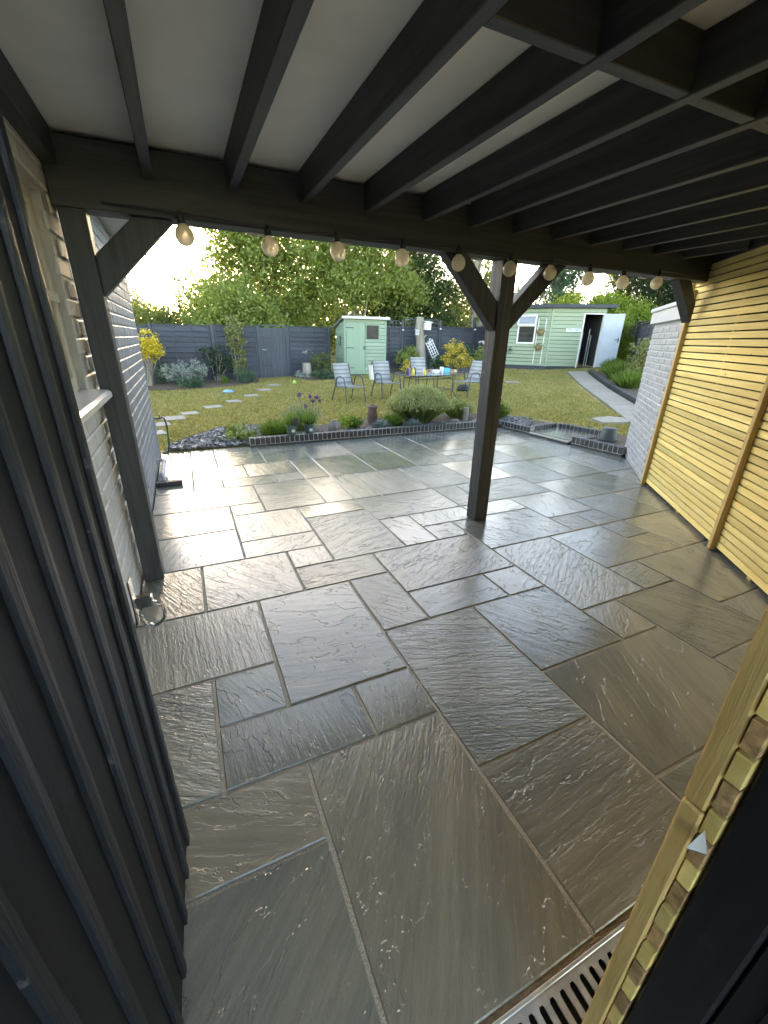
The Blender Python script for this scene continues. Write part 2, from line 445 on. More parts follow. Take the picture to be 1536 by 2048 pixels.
def lawn_material():
    m, nt, b, out = newmat('dry_patchy_lawn')
    tc = nt.nodes.new('ShaderNodeTexCoord')
    n1 = N(nt, 'ShaderNodeTexNoise', Scale=1.1, Detail=8.0, Roughness=0.72); nt.links.new(tc.outputs['Object'], n1.inputs['Vector'])
    n2 = N(nt, 'ShaderNodeTexNoise', Scale=14.0, Detail=6.0, Roughness=0.7); nt.links.new(tc.outputs['Object'], n2.inputs['Vector'])
    c1 = ramp(nt, n1.outputs[0], [(0.36, (0.15, 0.165, 0.045)), (0.50, (0.28, 0.24, 0.088)), (0.62, (0.46, 0.35, 0.18))]).outputs[0]
    c2 = ramp(nt, n2.outputs[0], [(0.3, (0.6, 0.62, 0.55)), (0.7, (1.3, 1.28, 1.15))]).outputs[0]
    nt.links.new(mixc(nt, 1.0, c1, c2, 'MULTIPLY'), b.inputs['Base Color'])
    b.inputs['Roughness'].default_value = 0.85; b.inputs['Specular IOR Level'].default_value = 0.15
    bp = N(nt, 'ShaderNodeBump', Strength=0.8, Distance=0.03); nt.links.new(n2.outputs[0], bp.inputs['Height']); nt.links.new(bp.outputs[0], b.inputs['Normal'])
    return m
M['lawn'] = lawn_material()
M['grassblade'] = leafmat('lawn_grass', [(0.0, (0.17, 0.19, 0.05)), (0.45, (0.30, 0.27, 0.088)), (0.8, (0.45, 0.36, 0.155)), (1.0, (0.56, 0.44, 0.23))], 0.35, 0.6)

L = {
 'ash': leafmat('fresh_ash_leaf', [(0, (0.125, 0.175, 0.045)), (0.5, (0.22, 0.275, 0.078)), (1, (0.33, 0.385, 0.13))], 0.45),
 'lime': leafmat('bright_lime_leaf', [(0, (0.10, 0.175, 0.025)), (0.6, (0.18, 0.26, 0.045)), (1, (0.26, 0.33, 0.07))], 0.45),
 'olive': leafmat('olive_hedge_leaf', [(0, (0.080, 0.112, 0.034)), (0.6, (0.14, 0.172, 0.058)), (1, (0.21, 0.24, 0.09))], 0.42),
 'dark': leafmat('dark_ivy_leaf', [(0, (0.028, 0.052, 0.016)), (0.6, (0.055, 0.09, 0.028)), (1, (0.11, 0.155, 0.05))], 0.28),
 'conifer': leafmat('dark_conifer', [(0, (0.013, 0.028, 0.012)), (0.7, (0.028, 0.050, 0.018)), (1, (0.05, 0.075, 0.028))], 0.2),
 'gold': leafmat('golden_leaf', [(0, (0.36, 0.27, 0.02)), (0.5, (0.66, 0.51, 0.04)), (1, (0.80, 0.66, 0.10))], 0.3, tcol=(1.1, 0.95, 0.4)),
 'variegated': leafmat('yellow_variegated_leaf', [(0, (0.17, 0.18, 0.03)), (0.35, (0.48, 0.40, 0.06)), (0.7, (0.68, 0.55, 0.10)), (1, (0.78, 0.68, 0.26))], 0.35, tcol=(1.1, 0.95, 0.4)),
 'silver': leafmat('silver_leaf', [(0, (0.13, 0.17, 0.14)), (0.5, (0.26, 0.30, 0.26)), (1, (0.42, 0.45, 0.40))], 0.2, tcol=(1, 1, .8)),
 'rose': leafmat('dark_rose_leaf', [(0, (0.022, 0.042, 0.024)), (0.7, (0.05, 0.078, 0.045)), (1, (0.10, 0.13, 0.075))], 0.25),
 'photinia': leafmat('pale_shoot_leaf', [(0, (0.10, 0.145, 0.045)), (0.6, (0.20, 0.23, 0.085)), (1, (0.40, 0.33, 0.17))], 0.35),
 'mint': leafmat('blue_green_leaf', [(0, (0.035, 0.078, 0.042)), (0.7, (0.07, 0.13, 0.075)), (1, (0.12, 0.185, 0.11))], 0.25),
 'lavender': leafmat('lavender_stem', [(0, (0.10, 0.15, 0.045)), (0.5, (0.19, 0.25, 0.085)), (1, (0.33, 0.37, 0.165))], 0.3),
 'lavtip': leafmat('unopened_lavender_tip', [(0, (0.30, 0.34, 0.14)), (1, (0.50, 0.50, 0.28))], 0.3),
 'greyblade': leafmat('grey_blade', [(0, (0.14, 0.18, 0.17)), (1, (0.30, 0.34, 0.33))], 0.2, tcol=(1, 1, .9)),
 'grass': leafmat('fresh_grass_blade', [(0, (0.075, 0.135, 0.028)), (0.6, (0.13, 0.215, 0.05)), (1, (0.22, 0.29, 0.09))], 0.4),
 'allium': leafmat('allium_floret', [(0, (0.13, 0.05, 0.15)), (1, (0.30, 0.16, 0.33))], 0.2, tcol=(1, .8, 1)),
 'white': leafmat('white_petal', [(0, (0.6, 0.6, 0.55)), (1, (0.8, 0.8, 0.76))], 0.2, tcol=(1, 1, .95)),
}

# ------------------------------------------------------------------ ground
def gz(x, y):
    f = min(max((math.hypot(x, y) - 7) / 10, 0), 1.2)
    return max(0.0, 0.04 * (x + 0.5)) * f

FD = Vector((math.sin(R(38.2)), math.cos(R(38.2)), 0))      # along the slatted screen
FN = Vector((FD.y, -FD.x, 0))                                # away from the patio
FOFF = 1.937
def fpt(s, z=0.0, out=0.0):
    p = FD * s + FN * (FOFF + out); return Vector((p.x, p.y, z))

def in_patio(x, y):
    if y < 6.5 and -0.47 < x < 5.5 and y > -1.0: return True
    return False

gx = sorted(set([-400, -200, -100, -60, -40, -28] + [round(-20 + .5 * i, 3) for i in range(101)] + [35, 42, 55, 80, 120, 220, 400] + [-0.48, 5.80, 5.86]))
gy = sorted(set([-400, -150, -60, -30, -15] + [round(-8 + .5 * i, 3) for i in range(81)] + [36, 45, 60, 90, 140, 250, 500] + [6.47, 6.53]))
gv = []; gf = []
for y in gy:
    for x in gx:
        z = gz(x, y)
        if -0.48 <= x <= 5.81 and -9 < y <= 6.48: z = -0.14
        if math.hypot(x, y) > 40: z = 0.6
        gv.append((x, y, z))
nx = len(gx)
for j in range(len(gy) - 1):
    for i in range(nx - 1):
        gf.append((j * nx + i, j * nx + i + 1, (j + 1) * nx + i + 1, (j + 1) * nx + i))
lawn = pmesh('lawn', gv, gf, M['lawn'], smooth=True); tag(lawn, kind='structure')

# ------------------------------------------------------------------ patio slabs
K = EYE
XL = lambda i: (-0.057 + 0.197 * i) * K
YT = {-2: -0.03, -1: 0.16, 0: .352, 1: .5505, 2: .742, 3: .934, 4: 1.132, 5: 1.326, 6: 1.510, 7: 1.708, 8: 1.890, 9: 2.078, 10: 2.265, 11: 2.457, 12: 2.635,
      13: 2.815, 14: 3.0, 15: 3.197, 16: 3.37, 17: 3.557, 18: 3.735, 19: 3.92, 20: 4.10, 21: 4.28, 22: 4.47}
YL = lambda j: YT[j] * K
slabs = [(-1, 1, -1, 1), (-1, 1, 1, 2), (1, 3, -1, 2), (3, 5, -1, 1), (3, 5, 1, 4), (5, 8, 0, 2), (5, 7, 2, 4), (7, 8, 2, 3), (7, 9, 3, 6), (4, 7, 5, 7),
         (4, 6, 4, 5), (6, 7, 4, 5), (0, 2, 2, 3), (2, 3, 2, 3), (0, 1, 3, 4), (-1, 0, 2, 4), (-1, 1, 4, 6), (1, 3, 3, 6), (3, 4, 4, 6), (-1, 0, 6, 8), (0, 2, 6, 8),
         (2, 4, 6, 7), (2, 3, 7, 8), (3, 5, 10, 11), (3, 5, 7, 10), (5, 6, 7, 9), (6, 7, 7, 8), (6, 8, 8, 9), (7, 10, 6, 8), (10, 11, 6, 7), (11, 12, 6, 7), (9, 10, 3, 4),
         (9, 11, 4, 6), (11, 12, 5, 6), (11, 12, 4, 5), (12, 14, 4, 6), (10, 13, 2, 4), (8, 10, 1, 3), (10, 12, 0, 2), (8, 10, -1, 1), (10, 12, 7, 9), (8, 10, 8, 9),
         (1, 3, 9, 11), (1, 3, 8, 9), (1, 2, 11, 12), (2, 4, 11, 14), (-1, 1, 10, 12), (-1, 1, 8, 10), (-1, 2, 12, 14), (0, 1, 14, 15), (1, 3, 14, 15), (3, 4, 14, 15),
         (-1, 0, 14, 17), (0, 2, 15, 17), (-1, 1, 17, 19), (-1, 0, 19, 21), (0, 1, 19, 21), (1, 3, 17, 20), (2, 4, 15, 17), (3, 5, 17, 19), (4, 5, 14, 17), (5, 8, 9, 11),
         (5, 6, 11, 14), (6, 8, 11, 14), (8, 9, 9, 11), (4, 5, 11, 14), (12, 14, 6, 8), (12, 14, 8, 10), (14, 16, 8, 10), (9, 12, 9, 11), (5, 8, -1, 0)]
occ = {}
clean = []
for s in slabs:
    cells = [(i, j) for i in range(s[0], s[1]) for j in range(s[2], s[3])]
    if any(c in occ for c in cells): continue
    for c in cells: occ[c] = 1
    clean.append(s)
rs = random.Random(5)
for j in range(-1, 22):
    for i in range(-1, 20):
        if (i, j) in occ: continue
        opts = [(3, 2), (2, 2), (2, 3), (2, 1), (1, 2), (1, 1)]
        rs.shuffle(opts); opts.sort(key=lambda o: -o[0] * o[1] + rs.random() * 3.5)
        for w, h in opts:
            if i + w > 20 or j + h > 22: continue
            cells = [(a, b) for a in range(i, i + w) for b in range(j, j + h)]
            if any(c in occ for c in cells): continue
            for c in cells: occ[c] = 1
            clean.append((i, i + w, j, j + h)); break
PATIO = [(-0.46, 0.312), (2.84, 0.312), (5.80, 3.86), (5.44, 6.46), (-0.46, 6.52)]
def clip(poly, convex):
    for k in range(len(convex)):
        a, b = convex[k], convex[(k + 1) % len(convex)]
        out = []
        side = lambda p: (b[0] - a[0]) * (p[1] - a[1]) - (b[1] - a[1]) * (p[0] - a[0])
        for m in range(len(poly)):
            p, q = poly[m], poly[(m + 1) % len(poly)]
            sp, sq = side(p), side(q)
            if sp >= 0: out.append(p)
            if (sp >= 0) != (sq >= 0):
                t = sp / (sp - sq); out.append((p[0] + (q[0] - p[0]) * t, p[1] + (q[1] - p[1]) * t))
        poly = out
        if len(poly) < 3: return []
    return poly

patio = pmesh('patio', [(x, y, -0.0055) for x, y in PATIO], [tuple(range(5))], M['joint']); tag(patio, kind='structure')
def inset(poly, d):
    n = len(poly); out = []
    for k in range(n):
        p0, p1, p2 = Vector(poly[k - 1]), Vector(poly[k]), Vector(poly[(k + 1) % n])
        e1 = (p1 - p0).normalized(); e2 = (p2 - p1).normalized()
        n1 = Vector((-e1.y, e1.x)); n2 = Vector((-e2.y, e2.x))
        bis = n1 + n2; bis = bis / max(0.3, bis.length_squared) * 2 if bis.length_squared > 0 else n1
        out.append(p1 + bis * d)
    return out
for (i0, i1, j0, j1) in clean:
    x0, x1, y0, y1 = XL(i0), XL(i1), YL(j0), YL(j1)
    if i0 == -1: x0 = -0.5
    g = 0.0070
    poly = clip([(x0 + g, y0 + g), (x1 - g, y0 + g), (x1 - g, y1 - g), (x0 + g, y1 - g)], PATIO)
    if len(poly) < 3: continue
    ar = abs(sum(poly[k][0] * poly[(k + 1) % len(poly)][1] - poly[(k + 1) % len(poly)][0] * poly[k][1] for k in range(len(poly)))) / 2
    if ar < 0.008: continue
    # a hand-pitched outline: each long edge gets a few slightly wandering points
    rough = []
    for k in range(len(poly)):
        p, q = Vector(poly[k]), Vector(poly[(k + 1) % len(poly)])
        Ln = (q - p).length; m = max(1, int(Ln / 0.16)); nrm = Vector((-(q - p).y, (q - p).x)).normalized() if Ln > 1e-6 else Vector((0, 0))
        for t in range(m):
            w = rs.uniform(-0.0022, 0.0022) if t else 0
            rough.append(p.lerp(q, t / m) + nrm * w)
    cx = sum(p.x for p in rough) / len(rough); cy = sum(p.y for p in rough) / len(rough)
    loc = [Vector((p.x - cx, p.y - cy)) for p in rough]
    n = len(loc); ins = inset(loc, 0.004)
    tilt = (rs.uniform(-.0016, .0016), rs.uniform(-.0016, .0016)); dz = rs.uniform(-.0012, .0012)
    zt = lambda p: dz + tilt[0] * p.x + tilt[1] * p.y
    V = [(p.x, p.y, -0.02) for p in loc] + [(p.x, p.y, zt(p) - 0.004) for p in loc] + [(p.x, p.y, zt(p)) for p in ins]
    F = [tuple(range(2 * n, 3 * n))]
    for k in range(n):
        k2 = (k + 1) % n
        F += [(k, k2, n + k2, n + k), (n + k, n + k2, 2 * n + k2, 2 * n + k)]
    pmesh('slab', V, F, M['slab'], patio, loc=(cx, cy, 0))

# ground behind the threshold, where the photographer stands
alley = MB().box(-0.46, 2.6, -4.0, 0.150, -0.10, -0.012).build('passage_floor', M['concrete']); tag(alley, kind='structure')

MB().box(-0.46, 2.66, 0.2975, 0.3115, -0.05, -0.005).build('threshold_mortar', plain('wet_brown_mortar', (0.16, 0.105, 0.05), 0.5, var=0.35, nscale=60, bump=1.0, bscale=180, bdist=0.004), patio)
# drain channel
dr = thing('drain_channel', 'slotted galvanised drain channel at the threshold below the slat ends', 'drain', (0.6, 0.225, 0))
MB().box(-1.05, 1.9, -0.068, -0.058, -0.06, -0.003).box(-1.05, 1.9, 0.062, 0.072, -0.06, -0.003).build('rim', M['galv'], dr, bevel=0.002)
MB().box(-1.05, 1.9, -0.058, 0.062, -0.10, -0.09).build('channel', M['black_metal'], dr)
gm = MB()
gm.box(-1.05, 1.9, -0.058, -0.042, -0.012, -0.006).box(-1.05, 1.9, 0.046, 0.062, -0.012, -0.006)
x = -1.05
while x < 1.9:
    # bars between the slots; each slot has rounded ends
    gm.box(x, x + 0.017, -0.042, 0.046, -0.012, -0.006)
    for sy in (-0.042, 0.046):
        s = 1 if sy < 0 else -1
        gm.add([(x + .017, sy, -.006), (x + .0215, sy, -.006), (x + .017, sy + s * .008, -.006)], [(0, 1, 2) if s > 0 else (0, 2, 1)])
        gm.add([(x + .035, sy, -.006), (x + .0305, sy, -.006), (x + .035, sy + s * .008, -.006)], [(0, 2, 1) if s > 0 else (0, 1, 2)])
    x += 0.035
gm.build('grate', M['galv'], dr)

# ------------------------------------------------------------------ house wall on the left, painted brick
def brick_mesh(w, h, d, bev=0.006, seed=0):
    rr = random.Random(seed)
    me = bpy.data.meshes.new('brick'); bm = bmesh.new()
    bmesh.ops.create_cube(bm, size=1.0)
    for v in bm.verts:
        v.co = Vector((v.co.x * w + rr.uniform(-.002, .002), v.co.y * d, v.co.z * h + rr.uniform(-.002, .002)))
    bmesh.ops.bevel(bm, geom=bm.edges[:], offset=bev, segments=1, affect='EDGES')
    bm.to_mesh(me); bm.free()
    return me

def brick_wall(parent_wall, L0, L1, ztop, skip=None, limit=300, rank=None, mat=None, cw=0.27, chh=0.090, depth=0.02, mat2=None, split=None):
    """bricks laid on local x (along), z (up), facing local -y; plane at y=0. children of parent_wall"""
    full = [brick_mesh(cw - 0.011, chh - 0.011, depth, seed=s) for s in range(4)]
    half = brick_mesh(cw / 2 - 0.011, chh - 0.011, depth, seed=9)
    full2 = [m_.copy() for m_ in full]; half2 = half.copy()
    for me in full + [half]: me.materials.append(mat)
    for me in full2 + [half2]: me.materials.append(mat2 or mat)
    spots = []
    rows = int(ztop / chh)
    for r in range(rows):
        z = (r + .5) * chh
        x = L0 + (cw / 2 if r % 2 else 0)
        if r % 2: spots.append((L0 + cw / 4, z, half))
        while x + cw <= L1 + 1e-6:
            spots.append((x + cw / 2, z, full[random.randrange(4)])); x += cw
        if L1 - x > cw / 2 - 0.02: spots.append((x + cw / 4, z, half))
    if skip: spots = [s for s in spots if not skip(s[0], s[1])]
    if rank: spots.sort(key=rank)
    rest = MB()
    for k, (x, z, me) in enumerate(spots):
        off = random.uniform(-.0025, .0015)
        if split is not None and x > split: me = half2 if me is half else full2[full.index(me)]
        if k < limit:
            o = bpy.data.objects.new('brick', me); link(o, parent_wall); o.location = (x, off + .0075, z)
        else:
            rest.add([(v.co.x + x, v.co.y + off + .0075, v.co.z + z) for v in me.vertices], [tuple(p.vertices) for p in me.polygons])
    if rest.V:
        o = rest.build('brickwork', mat2 or mat, parent_wall); tag(o, kind='stuff')

WX = -0.47
house = thing('house', 'painted brick house side with window along the left of the patio', 'house', (WX, 0, 0))
# wall core: local frame for bricks: x along +Y world, facing +X world  -> rotate 90deg
hw = MB()
WY0, WY1 = 1.55, 2.72       # window opening in y
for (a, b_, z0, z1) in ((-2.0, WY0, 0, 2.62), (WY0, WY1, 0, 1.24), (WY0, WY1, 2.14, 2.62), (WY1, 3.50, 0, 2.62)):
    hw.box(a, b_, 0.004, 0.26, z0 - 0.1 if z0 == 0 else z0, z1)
hwall = hw.build('wall', M['glaremortar'], house, rot=(0, 0, R(90)))
MB().box(3.502, 6.58, 0.004, 0.26, -.1, 2.62).build('wall', M['housemortar'], house, rot=(0, 0, R(90)))
# local y maps to world -x, local x to world +y
def hskip(x, z): return WY0 - 0.10 < x < WY1 + 0.10 and 1.26 < z < 2.14 or (x < 1.15)
brick_wall(hwall, -0.0, 6.58, 2.45, hskip, 300, rank=lambda s: (0 if 1.2 < s[0] < 3.0 else 1, abs(s[0] - 5.2) if s[0] > 3.0 else 9), mat=M['glarebrick'], mat2=M['housebrick'], split=3.55)  # bricks before the split carry the glare-lightened cream, those beyond stay grey
win = MB().box(-0.10, -0.04, WY0, WY0 + 0.07, 1.27, 2.14).box(-0.10, -0.04, WY1 - 0.07, WY1, 1.27, 2.14).box(-0.10, -0.04, WY0 + .07, WY1 - .07, 2.07, 2.14).box(-0.10, -0.04, WY0 + .07, WY1 - .07, 1.27, 1.34).build('window', M['creamtimber'], house, bevel=0.004)
MB().box(-0.075, -0.070, WY0 + .06, WY1 - .06, 1.33, 2.08).build('pane', M['glass_dark'], win)
MB().box(-0.07, -0.02, 2.18, 2.22, 1.34, 2.07).box(-0.07, -0.02, WY0 + .07, WY1 - .07, 1.68, 1.72).build('glazing_bar', M['creamtimber'], win)
sl = MB(); prof = [(-0.05, 1.275), (0.07, 1.262), (0.085, 1.250), (0.085, 1.225), (0.06, 1.218), (0.02, 1.19), (-0.05, 1.19)]
nP = len(prof); sv = [(a, WY0 - .08, z) for a, z in prof] + [(a, WY1 + .09, z) for a, z in prof]
sl.add(sv, [tuple(range(nP)), tuple(range(2 * nP - 1, nP - 1, -1))] + [(k, nP + k, nP + (k + 1) % nP, (k + 1) % nP) for k in range(nP)])
sl.build('sill', M['whitepaint'], house)
# eaves: soffit, fascia and roof slope, only beyond the veranda
ev = MB().box(-0.05, 0.26, 3.1, 6.62, 2.462, 2.48).build('soffit', M['greywood'], house)
MB().box(0.24, 0.265, 3.1, 6.64, 2.44, 2.60).build('fascia', plain('brown_fascia', (0.075, 0.065, 0.055), 0.5), house)
rv = [(0.30, 3.05, 2.60), (0.30, 6.66, 2.60), (-2.6, 6.66, 4.1), (-2.6, 3.05, 4.1)]
pmesh('roof', rv + [(a, b, c - .05) for a, b, c in rv], [(0, 1, 2, 3), (7, 6, 5, 4), (0, 4, 5, 1), (1, 5, 6, 2), (2, 6, 7, 3), (3, 7, 4, 0)], M['roofgrey'], house)
MB().box(-2.6, -0.26, 6.30, 6.58, -0.1, 2.6).build('gable_wall', M['housemortar'], house)

# tap with hose, waste pipe
tp = thing('garden_tap', 'outdoor tap with a short green hose near the far corner of the house wall', 'tap', (WX + .01, 6.42, 0.0))
MB().tube([(0, 0, .50), (.05, 0, .50), (.09, 0, .51), (.12, 0, .50), (.13, 0, .45)], .011, 8).build('spout', M['black_metal'], tp, smooth=True)
MB().tube([(.07, -.03, .545), (.07, .03, .545)], .008, 6).tube([(.07, 0, .51), (.07, 0, .545)], .006, 6).build('handle', M['black_metal'], tp)
MB().tube([(0.004, 0, .50), (.004, 0, .33)], .009, 6).build('supply_pipe', M['greywood'], tp)
MB().tube([(.13, 0, .46), (.135, .01, .38), (.13, .02, .26), (.12, .03, .12), (.09, .05, .01), (.02, .10, .008)], .011, 8).build('hose', M['rubber'], tp, smooth=True)
wp = thing('waste_pipe', 'grey waste pipe bending down into the patio beside the house wall', 'pipe', (WX + .005, 5.35, 0.0))
MB().tube([(0, 0.35, .11), (.055, 0.35, .11), (.075, 0.33, .11), (.08, 0.2, .105), (.08, -.26, .09), (.085, -.30, .07), (.09, -.31, .004)], .021, 10).build('pipe', M['greywood'], wp, smooth=True)
MB().tube([(.08, .30, .108), (.08, .24, .107)], .026, 10).tube([(.08, -.20, .092), (.08, -.26, .09)], .026, 10).build('collar', M['greywood'], wp, smooth=True)
db = MB().box(0, 0.26, -.04, .04, 0.004, .05).build('timber_offcut', M['charcoal_x'], bevel=.004, loc=(-.455, 4.97, 0)); tag(db, 'short dark timber offcut lying on the slabs under the waste pipe', 'timber')

# ------------------------------------------------------------------ veranda: beam, posts, braces, joists, ceiling
ver = thing('veranda', 'charcoal timber veranda roof with joists and white ceiling over the patio', 'veranda')
MB().box(-0.462, 4.80, 2.85, 3.00, 2.115, 2.40).build('beam', M['charcoal_x'], ver, bevel=0.004)
MB().box(2.262, 2.398, 2.858, 2.998, 0.0, 2.114).build('post', M['post'], ver, bevel=0.006)
MB().box(-0.445, -0.330, 2.850, 2.985, 0.0, 2.114).build('post', M['charcoal_z'], ver, bevel=0.005)
def brace(p, q, w=0.095, h=0.10, yc=2.925, cutx=None):
    # plain bar in the plane y=yc with vertical and horizontal end cuts
    (xa, za), (xb, zb), (xc, zc), (xd, zd) = p + q
    V = [(X, yc + s * h / 2, Z) for s in (-1, 1) for X, Z in ((xa, za), (xb, zb), (xc, zc), (xd, zd))]
    MB().add(V, [(0, 1, 2, 3), (7, 6, 5, 4), (0, 4, 5, 1), (1, 5, 6, 2), (2, 6, 7, 3), (3, 7, 4, 0)]).build('brace', M['charcoal_z'], ver, bevel=0.004)
brace([(-0.329, 1.73), (0.065, 2.113)], [(-0.125, 2.113), (-0.329, 1.925)], h=0.09)
brace([(2.261, 1.62), (2.261, 1.83)], [(1.965, 2.113), (1.765, 2.113)][::1], h=0.09)
brace([(2.399, 1.80), (2.399, 1.62)], [(2.905, 2.113), (2.715, 2.113)], h=0.09)
brace([(4.67, 1.93), (4.67, 1.75)], [(4.335, 2.113), (4.52, 2.113)], h=0.09)
jx = [-0.025, 0.375, 0.775, 1.175, 1.585, 1.945, 2.325, 2.71, 3.10, 3.485, 3.87, 4.26, 4.62]
fy = lambda x: (x - 2.708) * FD.y / FD.x + 0.31
for x in jx:
    y0 = max(-0.25, fy(x) + 0.04) if x > 2.3 else -0.25
    if x > 4.5: continue
    MB().box(x - 0.0235, x + 0.0235, y0, 2.849, 2.268, 2.419).build('joist', M['charcoal_y'], ver, bevel=0.003)
MB().box(-0.466, -0.400, -0.25, 2.849, 2.275, 2.419).build('wall_plate', M['charcoal_y'], ver, bevel=0.003)
for k in range(2, 7):
    a, b_ = jx[k] + .0245, jx[k + 1] - .0245
    yb = 1.175
    if fy(a) > yb - .1: continue
    MB().box(a, b_, yb - 0.023 + random.uniform(-.006, .006), yb + 0.023, 2.272, 2.417).build('noggin', M['charcoal_x'], ver, bevel=0.003)
for k in range(1, 6):
    a, b_ = jx[k] + .0245, jx[k + 1] - .0245
    MB().box(a, b_, 0.40, 0.446, 2.272, 2.417).build('noggin', M['charcoal_x'], ver, bevel=0.003)
rp = [(-0.469, -0.30), (2.46, -0.30), (5.18, 3.16), (5.12, 3.22), (-0.469, 3.22)]
nr = len(rp)
pmesh('ceiling_board', [(a, b, 2.42) for a, b in rp] + [(a, b, 2.432) for a, b in rp], [tuple(range(nr))[::-1], tuple(range(nr, 2 * nr))] + [(k, (k + 1) % nr, nr + (k + 1) % nr, nr + k) for k in range(nr)], M['ceiling'], ver)
pmesh('roof_covering', [(a, b, 2.434) for a, b in rp] + [(a, b, 2.48) for a, b in rp], [tuple(range(nr))[::-1], tuple(range(nr, 2 * nr))] + [(k, (k + 1) % nr, nr + (k + 1) % nr, nr + k) for k in range(nr)], M['roofgrey'], ver)
MB().box(-0.46, 4.9, 3.03, 3.05, 2.30, 2.43).build('fascia', M['charcoal_x'], ver)
for bx_ in (-0.1, 0.45, 1.0, 1.6, 2.05, 2.75, 3.3, 3.9):
    MB().box(bx_, bx_ + .10, 2.96, 2.985, 2.104, 2.1145).build('cable_clip', M['greywood'], ver)

# festoon lights
fl = thing('festoon_lights', 'string of ten cream globe bulbs on a black cable along the beam', 'lights', (0, 2.815, 0))
bl = [(0.107, 2.04), (0.553, 2.028), (0.963, 2.038), (1.402, 2.039), (1.84, 2.045), (2.287, 2.041), (2.682, 2.043), (3.095, 2.029), (3.503, 2.029), (3.935, 2.052)]
cp = [(-0.25, 0.01, 2.145)]
bulb0 = sock0 = fil0 = None
for k, (x, z) in enumerate(bl):
    cp += [(x - 0.02, 0, z + .095), (x + 0.02, 0, z + .095)]
    if k < 9: xm = (x + bl[k + 1][0]) / 2; cp.append((xm, -.005, z + 0.083))
    if bulb0 is None:
        bulb0 = MB().lathe([(0.0005, -.052), (.02, -.048), (.037, -.036), (.047, -.016), (.048, 0), (.045, .016), (.035, .034), (.022, .045), (.017, .052)], 18).build('bulb', M['bulb'], fl, smooth=True, loc=(x, 0, z))
        sock0 = MB().lathe([(.017, .046), (.020, .052), (.020, .085), (.012, .094), (.012, .105)], 12).build('socket', M['cable'], bulb0, smooth=True)
        b0 = bulb0
    else:
        b0 = copy_part(bulb0, fl, (x, 0, z)); copy_part(sock0, b0, (0, 0, 0))
    b0.rotation_euler = (random.uniform(-.08, .08), random.uniform(-.12, .12), 0)
cp.append((4.6, 0.01, 2.15))
MB().tube(cp, .0045, 6).build('cable', M['cable'], fl, smooth=True)

# ------------------------------------------------------------------ slatted screen on the right
scr = thing('slatted_screen', 'tall new pine slatted screen running along the right of the patio', 'screen', (0, 0, 0), 0)
ang = math.atan2(FD.y, FD.x)
scr.location = fpt(0); scr.rotation_euler = (0, 0, ang)      # local x along screen, local -y = FN (away), local +y = patio side
S0, S1 = 1.76, 5.36
sm = None
for k in range(37):
    z = 0.035 + 0.0605 * k
    ds = 5.46 if z > 2.0 else S1
    V = MB().box(S0, ds - .0, -0.021, -0.001 + random.uniform(-.0015, .0015), z, z + 0.0495)
    V.build('slat', M['pine_x'], scr, bevel=0.002)
for s, w in ((5.335, 0.05), (3.60, 0.048)):
    MB().box(s - w / 2, s + w / 2, 0.001, 0.040, 0.005, 2.06 if s > 5 else 2.26).build('batten', M['pine_batten'], scr, bevel=0.003)
MB().box(5.41, 5.46, -0.03, 0.03, 2.0, 2.26).build('batten', M['pine_batten'], scr, bevel=0.003)
MB().box(S0, S1 + .09, -0.022, -0.002, 2.266, 2.418).build('top_rail', M['charcoal_x'], scr, bevel=.003)
MB().box(S1 + .004, S1 + 0.045, -0.09, -0.004, 0.0, 2.0).build('post', M['charcoal_z'], scr, bevel=0.004)
MB().box(S0, S1, -0.085, -0.075, -0.05, 2.35).build('backing_board', M['charcoal_x'], scr)
for s in (2.2, 3.1, 4.4):
    MB().box(s, s + .045, -0.070, -0.0225, 0.0, 2.28).build('back_batten', M['pine_batten'], scr)

# return panel beside the gateway, slat ends towards the camera
ret = thing('slatted_return_panel', 'short slatted panel seen end on beside the dark post at bottom right', 'screen', (0.60, 0.145, 0))
e0 = None
for k in range(37):
    z = 0.030 + 0.0605 * k
    o = MB().box(random.uniform(-.004, .004), 1.96, -0.010, 0.010, z, z + 0.0525).build('slat', M['pine_end'] if k % 2 else M['pine_x'], ret, bevel=0.001)
MB().box(-0.006, 0.040, 0.012, 0.041, 0.0, 0.915).build('batten', M['pine_batten'], ret, bevel=0.003)
MB().box(-0.002, 0.052, 0.013, 0.043, 0.917, 2.26).build('batten', M['pine_batten'], ret, bevel=0.003)
pmesh('bracket', [(-.004, -.011, .86), (-.03, .006, .868), (-.004, .003, .895), (-.004, -.011, .858), (-.03, .006, .866), (-.004, .003, .893)], [(0, 1, 2), (5, 4, 3), (0, 3, 4, 1), (1, 4, 5, 2), (2, 5, 3, 0)], M['zinc'], ret)
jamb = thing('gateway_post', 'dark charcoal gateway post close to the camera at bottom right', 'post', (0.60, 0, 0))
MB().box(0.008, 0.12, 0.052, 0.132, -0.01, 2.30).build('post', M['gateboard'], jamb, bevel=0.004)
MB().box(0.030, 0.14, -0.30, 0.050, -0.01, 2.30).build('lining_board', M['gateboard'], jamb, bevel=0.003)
MB().box(0.020, 0.030, 0.004, 0.016, 0.0, 2.30).build('stop_bead', M['gateboard'], jamb, bevel=0.002)

